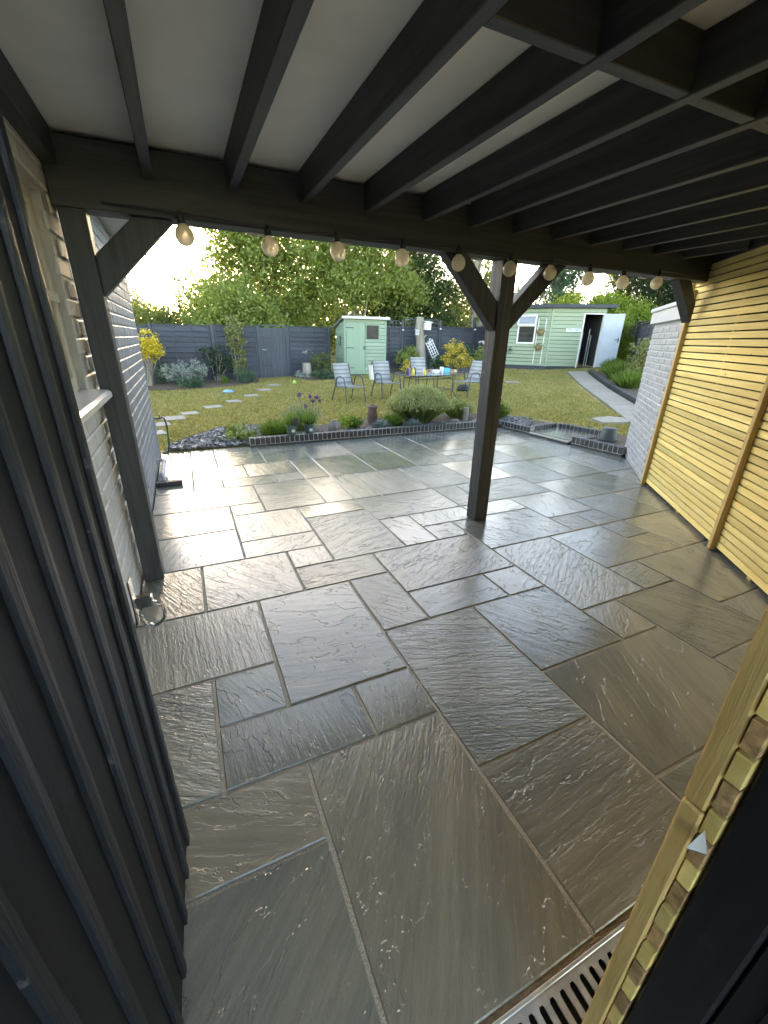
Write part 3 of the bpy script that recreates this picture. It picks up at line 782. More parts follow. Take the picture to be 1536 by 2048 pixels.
# ------------------------------------------------------------------ near gate on the left, opened back
gA, gB = Vector((-0.252, 0.12, 0)), Vector((-0.212, 1.030, 0))
gd = (gB - gA); glen = gd.length; gang = math.atan2(gd.y, gd.x)
gate = thing('garden_gate', 'dark charcoal board gate with ring latch standing open at the left', 'gate', (gA.x, gA.y, 0.028), gang)
nb = 8; bw = glen / nb
rg = random.Random(3)
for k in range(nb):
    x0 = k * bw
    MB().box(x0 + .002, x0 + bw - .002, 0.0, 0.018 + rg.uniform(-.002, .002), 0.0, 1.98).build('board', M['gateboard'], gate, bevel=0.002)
for k in range(1, nb + 1):
    xc = k * bw - (0.018 if k == nb else 0)
    mbs = MB(); vs = []; nseg = 26
    for t in range(nseg + 1):
        z = 0.003 + 1.975 * t / nseg
        wl_ = .0145 + rg.uniform(-.0016, .0016); wr_ = .0145 + rg.uniform(-.0016, .0016)
        for dx, dy in ((-wl_, -.0005), (-wl_ * .97, -.0085), (0, -.0095), (wr_ * .97, -.0085), (wr_, -.0005)): vs.append((xc + dx, dy, z))
    fs = [(t * 5 + q, t * 5 + q + 1, (t + 1) * 5 + q + 1, (t + 1) * 5 + q) for t in range(nseg) for q in range(4)]
    fs += [(0, 1, 2, 3, 4)[::-1], tuple(nseg * 5 + q for q in range(5))]
    mbs.add(vs, fs).build('cover_strip', M['strip'], gate)
for z in (0.25, 1.0, 1.75):
    MB().box(0.02, glen - .02, 0.020, 0.055, z, z + .10).build('ledge', M['gateboard'], gate, bevel=.003)
lt = MB().box(glen - .030, glen + .002, -0.024, -0.019, 0.865, 0.985).build('latch_plate', M['zinc'], gate, bevel=0.0015)
MB().box(glen - .024, glen - .002, -.062, -.024, .905, .935).build('latch_body', M['zinc'], lt, bevel=0.003)
ring = [(glen - .012, -.055 + .026 * math.sin(t), .880 + .034 * math.cos(t)) for t in [2 * math.pi * q / 20 for q in range(21)]]
MB().tube(ring, .0045, 8).build('ring', M['zinc'], lt, smooth=True)
lt['label'] = 'shiny zinc latch plate with ring'

# ------------------------------------------------------------------ brick edging round the patio
def edging(name, label, p, q, height=0.13, nrm=1, bottom=True, w=0.075, depth=0.105):
    p, q = Vector((p[0], p[1], 0)), Vector((q[0], q[1], 0))
    d = q - p; ln = d.length; a = math.atan2(d.y, d.x)
    e = thing(name, label, 'edging', p, a, 'brick edging round the patio')
    n = int(ln / w); st = ln / n
    z0 = 0.034 if bottom else 0.0
    me = [brick_mesh(st - .010, height - z0, depth, 0.005, s) for s in range(3)]
    for m_ in me: m_.materials.append(M['edge_brick'])
    for k in range(n):
        o = bpy.data.objects.new('brick', me[random.randrange(3)]); link(o, e)
        o.location = ((k + .5) * st, nrm * (depth / 2 + random.uniform(-.003, .003)), z0 + (height - z0) / 2 + random.uniform(-.002, .003))
    MB().box(0.004, ln - .004, nrm * 0.006 if nrm > 0 else -depth + .004, nrm * (depth - .004) if nrm > 0 else -0.006, 0.026, height - .006).build('mortar', M['mortar'], e)
    if bottom:
        n2 = max(1, int(ln / 0.225)); s2 = ln / n2
        mb = brick_mesh(s2 - .008, 0.03, depth, .003, 5); mb.materials.append(M['edge_brick'])
        for k in range(n2):
            o = bpy.data.objects.new('base_brick', mb); link(o, e); o.location = ((k + .5) * s2, nrm * (depth / 2 - .001), 0.010)
    return e
edging('brick_edging', 'long dark brick edging with pale joints along the front of the flower bed', (0.75, 6.44), (5.42, 6.44), 0.135)
edging('brick_edging', 'dark brick edging between the bed corner and the raised landing', (5.44, 6.41), (5.52, 5.70), 0.125)
edging('brick_edging', 'dark brick edging between the raised landing and the grey outbuilding', (5.60, 4.84), (5.70, 3.98), 0.135)
edging('brick_edging', 'low dark brick edging along the far side of the raised landing', (5.66, 5.73), (6.28, 5.82), 0.14, bottom=False)
edging('brick_edging', 'dark brick edging along the lawn side of the raised landing', (6.30, 5.80), (6.46, 4.95), 0.14, bottom=False)
ld = thing('raised_landing', 'small raised stone landing set into the brick edging', 'landing', (5.53, 4.86, 0))
pmesh('slab', [(0.07, 0, .03), (.90, 0.08, .03), (.76, .95, .03), (0.0, .83, .03), (0.07, 0, .062), (.90, 0.08, .062), (.76, .95, .062), (0.0, .83, .062)], [(3, 2, 1, 0), (4, 5, 6, 7), (0, 1, 5, 4), (1, 2, 6, 5), (2, 3, 7, 6), (3, 0, 4, 7)], M['slab'], ld)
for k in range(4):
    pmesh('step_brick', *(lambda m_: (m_.V, m_.F))(MB().box(-.098, .098, -.05, .05, 0.002, .030)), M['edge_brick'], ld, loc=(0.065 - .083 * (k * .205 + .1) , 0.10 + .205 * k, 0), rot=(0, 0, R(96)))
MB().beam((0.048, 0.0, .041), (-0.03, .82, .041), .05, .018).build('mortar', M['mortar'], ld)

# ------------------------------------------------------------------ grey outbuilding at right
OB0, OB1 = Vector((4.80, 3.01, 0)), Vector((5.93, 4.13, 0))
od = OB1 - OB0; ol = od.length; oang = math.atan2(od.y, od.x)
ob = thing('brick_outbuilding', 'pale grey painted brick outbuilding beyond the slatted screen', 'outbuilding', OB0, oang)
# local x along wall towards far corner, local -y = away from the patio side? patio lies on local +y
obw = MB().box(0.13, ol, -2.2, -0.008, -0.12, 1.98).build('wall', M['paintmortar'], ob)
holder = obw
def owall():
    full = [brick_mesh(.309, .059, .02, seed=s) for s in range(4)]; half = brick_mesh(.149, .059, .02, seed=9)
    for me in full + [half]: me.materials.append(M['paintbrick'])
    for r in range(25):
        z = (r + .5) * .070; x = ol
        first = True
        while x > 0.29:
            hf = first and r % 2
            w = .160 if hf else .320
            o = bpy.data.objects.new('brick', half if hf else full[random.randrange(4)]); link(o, obw)
            o.location = (x - w / 2, -.010 + random.uniform(-.002, .002), z); x -= w; first = False
    # the end face, turned away from the camera, stays plain
owall()
MB().box(.06, ol + .05, -0.02, 0.045, 1.80, 1.94).build('fascia', M['greywood'], ob, bevel=.003)
MB().box(.06, ol + .07, -2.3, 0.065, 1.942, 1.985).build('roof', M['greywood'], ob, bevel=.004)

# ------------------------------------------------------------------ beds, gravel, grass
def sheet(name, pts, mat, dz, cell=None):
    V = [(x, y, gz(x, y) + dz) for x, y in pts]
    bm = bmesh.new(); vs = [bm.verts.new(v) for v in V]; f = bm.faces.new(vs)
    bmesh.ops.triangulate(bm, faces=[f])
    me = bpy.data.meshes.new(name); bm.to_mesh(me); bm.free(); me.materials.append(mat)
    o = bpy.data.objects.new(name, me); link(o); tag(o, kind='structure')
    for p in me.polygons:
        pass
    return o
def inside(pt, poly):
    x, y = pt; c = False; n = len(poly); j = n - 1
    for i in range(n):
        if (poly[i][1] > y) != (poly[j][1] > y) and x < (poly[j][0] - poly[i][0]) * (y - poly[i][1]) / (poly[j][1] - poly[i][1]) + poly[i][0]: c = not c
        j = i
    return c
BED = [(-0.42, 6.54), (0.75, 6.52), (0.76, 6.58), (5.40, 6.58), (5.60, 5.85), (6.25, 5.93), (6.60, 4.95), (5.85, 4.2), (6.05, 4.05), (6.9, 4.75), (6.75, 5.4), (6.45, 6.3), (6.2, 7.1), (5.7, 7.6), (4.9, 7.8), (4.0, 7.75), (3.2, 7.85), (2.2, 7.65), (1.5, 7.9), (1.0, 8.2), (0.45, 8.1), (0.0, 7.6), (-0.35, 7.0)]
bed = sheet('flower_bed', BED, M['soil'], 0.018)
BEDL = [(-3.2, 16.5), (-2.6, 14.6), (-1.3, 14.5), (0.4, 14.3), (1.7, 14.7), (2.3, 15.4), (2.45, 16.45)]
bedl = sheet('back_flower_bed', BEDL, M['soil'], 0.02)
BEDR = [(3.6, 16.4), (3.9, 14.9), (5.2, 14.6), (5.4, 15.6), (5.3, 16.6)]
sheet('shrub_bed', BEDR, M['soil'], 0.02)
BEDB = [(7.3, 16.2), (7.3, 15.0), (8.5, 14.5), (10.5, 14.2), (11.0, 14.9), (12.0, 16.2)]
sheet('yellow_shrub_bed', BEDB, M['soil'], 0.02)
BEDS = [(7.80, 4.2), (9.72, 6.55), (11.30, 8.62), (13.20, 11.05), (15.2, 10.3), (12.0, 6.0), (10, 3.5)]
sheet('side_border', BEDS, M['soil'], 0.03)

# loose slate chips: too many to count
def chips(name, label, poly, n, size, mat, seed):
    r = np.random.default_rng(seed); P = np.array(poly); lo, hi = P.min(0), P.max(0); pts = []
    while len(pts) < n:
        q = r.uniform(lo, hi)
        if inside(q, poly): pts.append(q)
    out = []
    for (x, y) in pts:
        s = size * r.uniform(.5, 1.3); z = gz(x, y) + .02 + r.uniform(0, .02)
        a = r.uniform(0, 6.28); tl = r.uniform(-.5, .5, 2)
        u = np.array([math.cos(a), math.sin(a), tl[0]]) * s; v = np.array([-math.sin(a), math.cos(a), tl[1]]) * s * r.uniform(.4, .8); w = np.array([0, 0, s * r.uniform(.15, .4)])
        c = np.array([x, y, z])
        q4 = [c - u - v, c + u - v * .7, c + u * .8 + v, c - u * .7 + v]
        t4 = [p + w for p in q4]
        out += t4
        for k in range(4): out += [q4[k], q4[(k + 1) % 4], t4[(k + 1) % 4], t4[k]]
    o = nmesh(name, np.array(out), 4, mat); tag(o, label, 'gravel', kind='stuff')
GR1 = [(-0.38, 6.56), (0.72, 6.56), (0.9, 6.62), (1.25, 6.66), (1.2, 7.6), (0.95, 8.0), (0.45, 7.95), (0.05, 7.5), (-0.30, 6.95)]
chips('slate_gravel', 'grey slate chippings at the left end of the flower bed', GR1, 1900, .026, M['slate'], 1)
GR2 = [(1.3, 6.62), (4.6, 6.62), (4.6, 7.0), (1.3, 7.1)]
chips('slate_gravel', 'grey slate chippings along the back of the brick edging', GR2, 2200, .026, M['slate'], 2)
GR3 = [(5.5, 6.35), (5.95, 6.1), (6.35, 6.6), (6.0, 7.2), (5.6, 6.9)]
chips('slate_gravel', 'grey slate chippings in the corner beyond the posts and landing', GR3, 900, .030, M['slate'], 3)

# stepping stones across the lawn
ss = [(2.59, 14.19, .27), (2.11, 13.18, .27), (1.58, 12.13, .25), (1.03, 11.26, .25), (.50, 10.53, .27), (-.02, 9.82, .25), (-.34, 9.32, .30), (-.56, 8.70, .28), (-.64, 7.93, .28)]
rel = ['nearest the back gate', 'second from the back gate', 'third from the back gate', 'fourth from the back gate', 'fifth from the back gate', 'sixth from the back gate', 'third from the house wall', 'second from the house wall', 'right by the house wall corner']
for k, (x, y, h) in enumerate(ss):
    rr = random.Random(k + 40); V = []
    for a in range(4):
        t = math.pi / 4 + a * math.pi / 2 + .2
        V.append((h * 1.0 * math.cos(t) * rr.uniform(.9, 1.1), h * 1.0 * math.sin(t) * rr.uniform(.9, 1.1)))
    n = 4; VV = [(a, b, -.03) for a, b in V] + [(a, b, .020) for a, b in V] + [(a * .97, b * .97, .026) for a, b in V]
    F = [(8, 9, 10, 11)] + [(q, (q + 1) % 4, 4 + (q + 1) % 4, 4 + q) for q in range(4)] + [(4 + q, 4 + (q + 1) % 4, 8 + (q + 1) % 4, 8 + q) for q in range(4)]
    o = pmesh('stepping_stone', VV, F, M['paver'], loc=(x, y, gz(x, y)))
    tag(o, 'square grey stepping stone in the lawn, ' + rel[k], 'stepping stone', 'stepping stones across the lawn')
o = pmesh('flat_stone', [(a, b, c) for c in (-.02, .035) for a, b in ((-.45, -.25), (.1, -.40), (.50, -.05), (.30, .22), (-.25, .18))], [(0, 4, 3, 2, 1), (5, 6, 7, 8, 9)] + [(k, (k + 1) % 5, 5 + (k + 1) % 5, 5 + k) for k in range(5)], M['paver'], loc=(7.75, 5.9, gz(7.75, 5.9)))
tag(o, 'large pale flat stone in the lawn beside the grey outbuilding', 'stone')
o = pmesh('manhole_cover', [(a, b, c) for c in (-.02, .03) for a, b in ((-.22, -.2), (.22, -.2), (.22, .2), (-.22, .2))], [(3, 2, 1, 0), (4, 5, 6, 7), (0, 1, 5, 4), (1, 2, 6, 5), (2, 3, 7, 6), (3, 0, 4, 7)], M['paver'], loc=(9.66, 11.1, gz(9.66, 11.1)), rot=(0, 0, -.4))
tag(o, 'small pale cover plate set in the lawn before the large shed', 'cover')

# path to the large shed: centre line pavers
pl = [Vector((7.45, 4.48)), Vector((9.35, 6.83)), Vector((10.9, 8.93)), Vector((12.80, 11.35))]
pathpts = []
tot = sum((pl[i + 1] - pl[i]).length for i in range(3))
def along(t):
    for i in range(3):
        l_ = (pl[i + 1] - pl[i]).length
        if t <= l_ or i == 2: return pl[i].lerp(pl[i + 1], t / l_), (pl[i + 1] - pl[i]).normalized()
        t -= l_
pv = []; pf = []
for k in range(25):
    c, d = along(min(tot - .001, tot * k / 24)); nrm = Vector((d.y, -d.x))
    for a in (-.33, .33): p = c + nrm * a; pv.append((p.x, p.y, gz(p.x, p.y) + .004))
    if k: pf.append((2 * k - 2, 2 * k - 1, 2 * k + 1, 2 * k))
path = pmesh('path', pv, pf, M['soil']); tag(path, kind='structure')
t = 0.3
while t < tot:
    c, d = along(t); nrm = Vector((d.y, -d.x)); w = .30; hl = .292
    V = []
    for zz in (-.03, .03):
        for a, b_ in ((-w, -hl), (w, -hl), (w, hl), (-w, hl)):
            p = c + nrm * a + d * b_; V.append((p.x, p.y, gz(p.x, p.y) + zz))
    pmesh('paver', V, [(3, 2, 1, 0), (4, 5, 6, 7), (0, 1, 5, 4), (1, 2, 6, 5), (2, 3, 7, 6), (3, 0, 4, 7)], M['paver'], path)
    t += .6
kb = thing('timber_kerb', 'low dark timber kerb between the path and the side border', 'kerb')
t = 0.2
while t < tot - .2:
    c, d = along(t); c2, d2 = along(min(tot, t + .9)); n1 = Vector((d.y, -d.x)) * .41; n2 = Vector((d2.y, -d2.x)) * .41
    a, b_ = c + n1, c2 + n2
    MB().beam((a.x, a.y, gz(a.x, a.y) + .05), (b_.x, b_.y, gz(b_.x, b_.y) + .05), .12, .16).build('sleeper', M['charcoal_x'], kb, bevel=.008)
    t += .91

# lawn grass blades
def lawn_grass(n):
    r = np.random.default_rng(3)
    # denser close to the camera
    x = r.uniform(-4, 15, n * 3); y = r.uniform(4.2, 17, n * 3)
    d = np.hypot(x, y); keep = r.random(n * 3) < np.clip(9.0 / d, 0.25, 1) ** 1.2
    x, y = x[keep], y[keep]
    ok = np.ones(len(x), bool)
    def pin(poly):
        c = np.zeros(len(x), bool); j = len(poly) - 1
        for i in range(len(poly)):
            xi, yi = poly[i]; xj, yj = poly[j]
            if yi != yj:
                t = ((yi > y) != (yj > y)) & (x < (xj - xi) * (y - yi) / (yj - yi) + xi); c ^= t
            j = i
        return c
    for pol in (BED, BEDL, BEDR, BEDB, BEDS, [(7.05, 4.0), (8.3, 4.0), (9.9, 6.4), (13.5, 11.1), (12.5, 11.7), (9.0, 7.1)]): ok &= ~pin(pol)
    ok &= ~((x > -.55) & (x < 6.6) & (y < 6.6)) & ~((x < -.40) & (y < 6.7))
    for (sx, sy, h) in ss: ok &= (np.abs(x - sx) > h * .8) | (np.abs(y - sy) > h * .8)
    ok &= np.hypot(x - 7.75, y - 5.9) > .42
    x, y = x[ok][:n], y[ok][:n]; m = len(x)
    f = np.clip((np.hypot(x, y) - 7) / 10, 0, 1.2); z = np.maximum(0, .04 * (x + .5)) * f
    h = r.uniform(.02, .06, m); a = r.uniform(0, 6.283, m); w = r.uniform(.006, .013, m)
    lean = r.normal(0, .7, (m, 2)) * h[:, None]
    B = np.stack([x, y, z - .004], 1); U = np.stack([np.cos(a) * w, np.sin(a) * w, 0 * a], 1)
    T = B + np.stack([lean[:, 0], lean[:, 1], h], 1)
    V = np.stack([B - U, B + U, T], 1).reshape(-1, 3)
    o = nmesh('grass', V, 3, M['grassblade']); tag(o, 'short dry patchy lawn grass between the patio and the fence', 'grass', kind='stuff')
lawn_grass(170000)

# ------------------------------------------------------------------ foliage helpers
def leaf_quads(Cn, size, r, aspect=0.5, bias=None, jitter=0.35, fold=0.0):
    n = len(Cn)
    d = r.normal(0, 1, (n, 3))
    if bias is not None: d = d + bias
    d /= np.linalg.norm(d, axis=1, keepdims=True) + 1e-9
    w = np.cross(d, r.normal(0, 1, (n, 3))); w /= np.linalg.norm(w, axis=1, keepdims=True) + 1e-9
    s = (size * r.uniform(1 - jitter, 1 + jitter, n))[:, None]
    a = Cn - d * s * .5; t = Cn + d * s * .5; m = Cn - d * s * .08
    return np.stack([a, m + w * s * aspect * .5, t, m - w * s * aspect * .5], 1).reshape(-1, 3)

def clumps(blobs, nclump, per, rc, r, shell=0.45, flat=0.8):
    """blobs: list of (cx,cy,cz,rx,ry,rz); leaf centres gathered in clumps towards each blob's surface"""
    B = np.array(blobs, float); vol = B[:, 3] * B[:, 4] * B[:, 5]; pr = vol ** .75; pr /= pr.sum()
    k = r.choice(len(B), nclump, p=pr)
    d = r.normal(0, 1, (nclump, 3)); d /= np.linalg.norm(d, axis=1, keepdims=True)
    rad = (r.random(nclump) ** shell)[:, None]
    cc = B[k, :3] + d * rad * B[k, 3:]
    sz = rc * r.uniform(.6, 1.4, nclump)
    P = np.repeat(cc, per, 0) + r.normal(0, 1, (nclump * per, 3)) * np.repeat(sz, per)[:, None] * np.array([1, 1, flat]) * .6
    return P, cc

def tree(name, label, x, y, height, blobs, leaf, nclump, per, rc, size, seed, trunk_r=0.16, bark='bark', group='trees beyond the fence', cat='tree', z0=None, aspect=.45, bias=None, limbs=10, shell=.45):
    r = np.random.default_rng(seed)
    base = (x, y, gz(x, y) if z0 is None else z0)
    t = thing(name, label, cat, base, 0, group)
    P, cc = clumps(blobs, nclump, per, rc, r, shell)
    nmesh('crown', leaf_quads(P, size, r, aspect, bias), 4, L[leaf], t)
    mb = MB()
    th = height * .72
    tp_ = [(0, 0, -.1)]; rr = [trunk_r * 1.25]
    for k in range(1, 6):
        tp_.append((float(r.normal(0, .10)) * k * .5, float(r.normal(0, .10)) * k * .5, th * k / 5)); rr.append(trunk_r * (1 - .15 * k))
    mb.tube(tp_, rr, 8)
    for k in range(limbs):
        q = Vector(cc[int(r.integers(len(cc)))]); s = Vector(tp_[min(4, max(1, int(q.z / th * 3)))])
        m = s.lerp(q, .5) + Vector((float(r.normal(0, .15)), float(r.normal(0, .15)), .15))
        mb.tube([s, m, q], [trunk_r * .42, trunk_r * .26, trunk_r * .08], 6)
    mb.build('trunk', M[bark], t, smooth=True)
    return t

def shrub(name, label, x, y, blobs, leaf, n, size, seed, group=None, stems=5, stem_h=None, bark='bark', aspect=.5, nclump=None, rc=.12, cat='shrub', bias=None, shell=.4, stem_r=.014):
    r = np.random.default_rng(seed)
    t = thing(name, label, cat, (x, y, gz(x, y)), 0, group)
    nc = nclump or max(12, n // 40); per = max(1, n // nc)
    P, cc = clumps(blobs, nc, per, rc, r, shell)
    P[:, 2] = np.maximum(P[:, 2], .015)
    nmesh('foliage', leaf_quads(P, size, r, aspect, bias), 4, L[leaf], t)
    if stems:
        mb = MB()
        for k in range(stems):
            q = Vector(cc[int(r.integers(len(cc)))]); b = Vector((float(r.normal(0, .05)), float(r.normal(0, .05)), -.02))
            m = b.lerp(q, .5) + Vector((float(r.normal(0, .03)), float(r.normal(0, .03)), .05)); mb.tube([b, m, q], [stem_r, stem_r * .8, stem_r * .3], 6)
        mb.build('stem', M[bark], t, smooth=True)
    return t

def tuft(name, label, x, y, n, h, spread, w, leaf, seed, group=None, base=.06, tips=None, cat='plant', ell=(1, 1), arch=.25, dz=0.0):
    """clump of narrow arching blades or stems"""
    r = np.random.default_rng(seed)
    t = thing(name, label, cat, (x, y, gz(x, y) + dz), 0, group)
    a = r.uniform(0, 6.283, n); q = np.sqrt(r.random(n))
    bx = np.cos(a) * q * base * ell[0]; by = np.sin(a) * q * base * ell[1]
    tx = np.cos(a) * q * spread * ell[0] + r.normal(0, .03, n); ty = np.sin(a) * q * spread * ell[1] + r.normal(0, .03, n)
    hh = h * (1 - .45 * q ** 2) * r.uniform(.75, 1.08, n)
    B = np.stack([bx, by, 0 * bx], 1); T = np.stack([tx, ty, hh], 1); Mi = B * .45 + T * .55; Mi[:, 2] = hh * (.5 + arch * .5)
    Mi[:, :2] -= (T - B)[:, :2] * arch * .3
    th = r.uniform(0, 6.283, n); U = np.stack([np.cos(th), np.sin(th), 0 * th], 1) * (w * r.uniform(.6, 1.2, n))[:, None]
    q1 = np.stack([B - U * .7, B + U * .7, Mi + U, Mi - U], 1); q2 = np.stack([Mi - U, Mi + U, T + U * .15, T - U * .15], 1)
    nmesh('blades', np.concatenate([q1, q2], 1).reshape(-1, 3), 4, L[leaf], t)
    if tips:
        k = r.random(n) < tips[1]; c = T[k] + np.array([0, 0, tips[2] * .4])
        tag(nmesh('flower_spikes', leaf_quads(np.repeat(c, 2, 0), tips[2], r, .3, np.array([0, 0, 2.5])), 4, L[tips[0]], t), kind='stuff')
    return t

# ------------------------------------------------------------------ trees beyond the fence
def ell(*a): return list(a)
tree('ash_tree', 'broad light green tree rising left of centre behind the back fence', 4.2, 22.5, 8.5,
     [(-1.2, 0, 3.6, 1.9, 1.8, 2.2), (-1.0, 0, 5.6, 1.6, 1.5, 1.7), (0.8, .3, 5.0, 1.9, 1.8, 2.2), (1.4, -.3, 3.0, 1.8, 1.6, 1.9), (0, 0, 7.2, 1.8, 1.6, 1.5), (-.2, -.8, 1.6, 1.9, 1.3, 1.4)], 'ash', 680, 65, .42, .165, 21)
tree('weeping_tree', 'bright green drooping tree behind the small green shed', 8.0, 20.8, 8.6,
     [(-1.4, 0, 4.2, 1.5, 1.4, 1.6), (0, 0, 5.6, 2.0, 1.6, 1.7), (1.7, 0, 3.9, 1.7, 1.5, 1.4), (-.4, -.6, 3.4, 1.6, 1.2, 1.2), (1.0, -.4, 6.6, 1.8, 1.6, 1.4), (2.7, 0, 3.0, 1.0, 1.1, .9)], 'ash', 680, 65, .38, .16, 22, trunk_r=.20, bark='palebark', bias=np.array([0, 0, -.7]))
tree('olive_green_tree', 'rounded olive green bush mass above the back gate', 2.0, 20.2, 4.6,
     [(0, 0, 2.2, 1.5, 1.3, 1.6), (1.1, 0, 1.6, 1.2, 1.2, 1.4), (-1.0, .3, 1.4, 1.1, 1.1, 1.3)], 'ash', 360, 65, .33, .14, 23, trunk_r=.10)
tree('backlit_tree', 'sparse golden backlit tree against the bright sky at far left', -1.6, 24.5, 5.2,
     [(-.4, 0, 2.9, 1.0, .9, 1.7), (.2, 0, 1.9, .9, .9, 1.1)], 'olive', 120, 40, .34, .13, 24, trunk_r=.09)
tree('backlit_tree', 'golden edged round tree beside the bright sky gap left of centre', 1.3, 25.0, 5.2,
     [(0, 0, 3.0, 1.4, 1.2, 1.6), (.9, 0, 2.4, 1.1, 1.1, 1.4)], 'olive', 230, 50, .34, .13, 25, trunk_r=.11)
tree('hedge_tree', 'low dense dark hedge tree at far left above the fence', -2.6, 21.0, 3.6,
     [(-.6, 0, 1.5, 2.0, 1.2, 1.4), (1.3, 0, 1.4, 1.8, 1.2, 1.35), (2.6, .3, 1.3, 1.2, 1.2, 1.2)], 'olive', 380, 65, .33, .14, 26, trunk_r=.09)
tree('dark_tree', 'dark green leafy tree behind the trellis fence', 11.6, 22.0, 8.5,
     [(0, 0, 4.4, 1.9, 1.7, 2.4), (1.2, 0, 2.4, 1.8, 1.6, 1.9), (-1.2, 0, 2.2, 1.6, 1.5, 1.8), (.2, 0, 6.8, 1.6, 1.5, 1.5)], 'dark', 600, 65, .42, .165, 27, trunk_r=.2)
tree('ivy_clad_tree', 'ivy clad tree with sky showing through beside the veranda post', 14.6, 20.6, 8.8,
     [(-.3, 0, 2.6, 1.4, 1.4, 1.9), (.9, 0, 4.8, 1.1, 1.1, 1.7), (-1.0, 0, 5.6, 1.0, 1.0, 1.4), (.4, 0, 7.4, 1.3, 1.2, 1.1), (1.6, 0, 2.2, 1.3, 1.2, 1.6)], 'olive', 250, 55, .42, .15, 28, trunk_r=.22, bark='palebark', limbs=16)
tree('bare_topped_tree', 'tall trunked tree with thin foliage behind the large shed roof', 19.2, 19.5, 9.0,
     [(0, 0, 2.6, 1.6, 1.4, 1.6), (-.8, 0, 5.0, 1.0, 1.0, 1.3), (1.0, 0, 4.6, 1.1, 1.0, 1.2), (.3, 0, 7.0, 1.5, 1.3, 1.0)], 'mint', 300, 55, .42, .15, 29, trunk_r=.24, limbs=18)
tree('thin_tree', 'thin sparse tree with sky through its crown right of the veranda post', 22.5, 18.0, 8.0,
     [(0, 0, 2.0, 1.8, 1.4, 1.3), (.3, 0, 4.6, 1.5, 1.4, 1.6), (-.9, 0, 6.4, 1.2, 1.2, 1.2)], 'olive', 330, 50, .45, .15, 30, trunk_r=.15, limbs=18)
tree('lime_hedge_tree', 'bright yellow green bush rising behind the large shed roof', 17.2, 14.9, 3.6,
     [(-.9, .6, 1.8, 1.2, 1.0, .9), (.5, -.3, 1.8, 1.1, 1.0, 1.0), (1.2, -1.0, 1.4, .9, .9, 1.1), (1.2, -1.2, .5, .8, .8, .9)], 'lime', 380, 55, .28, .11, 31, trunk_r=.08)
tree('conifer', 'tall dark conifer hedge tree at right above the outbuilding', 21.6, 15.6, 9.0,
     [(0, 0, 3.2, 1.9, 1.8, 3.2), (.2, 0, 6.2, 1.5, 1.5, 2.2)], 'conifer', 520, 70, .40, .15, 32, trunk_r=.2, aspect=.25)
tree('conifer', 'dark conifer behind the far right end of the side fence', 23.4, 14.2, 9.0,
     [(0, 0, 3.2, 2.2, 2.0, 3.2), (0, 0, 6.4, 1.7, 1.6, 2.2)], 'conifer', 520, 70, .42, .15, 33, trunk_r=.2, aspect=.25)
# a farther line of trees that reads as one mass
r_ = np.random.default_rng(77)
fb = []
for k in range(44):
    a = -0.5 + 2.1 * k / 43; D = 42 + 5 * math.sin(k * 1.7)
    hgt = 3.0 + 1.0 * math.sin(k * 2.3) + 0.8 * math.sin(k * .9)
    if a < 0.14: hgt *= .62
    fb.append((D * math.sin(a), D * math.cos(a), hgt * .6, 2.6, 2.0, hgt))
for k in range(14):
    a = 0.15 + 0.62 * k / 13; D = 30 + 2.5 * math.sin(k * 2.1)
    hgt = 3.4 + .9 * math.sin(k * 1.9)
    if a > .45: hgt *= .62
    fb.append((D * math.sin(a), D * math.cos(a), hgt * .75, 1.5, 1.4, hgt))
P_, c_ = clumps(fb, 1900, 36, .75, r_)
P_[:, 2] = np.abs(P_[:, 2])
o = nmesh('distant_trees', leaf_quads(P_, .34, r_, .6), 4, L['olive']); tag(o, 'distant belt of olive green trees on the skyline', 'trees', kind='stuff')

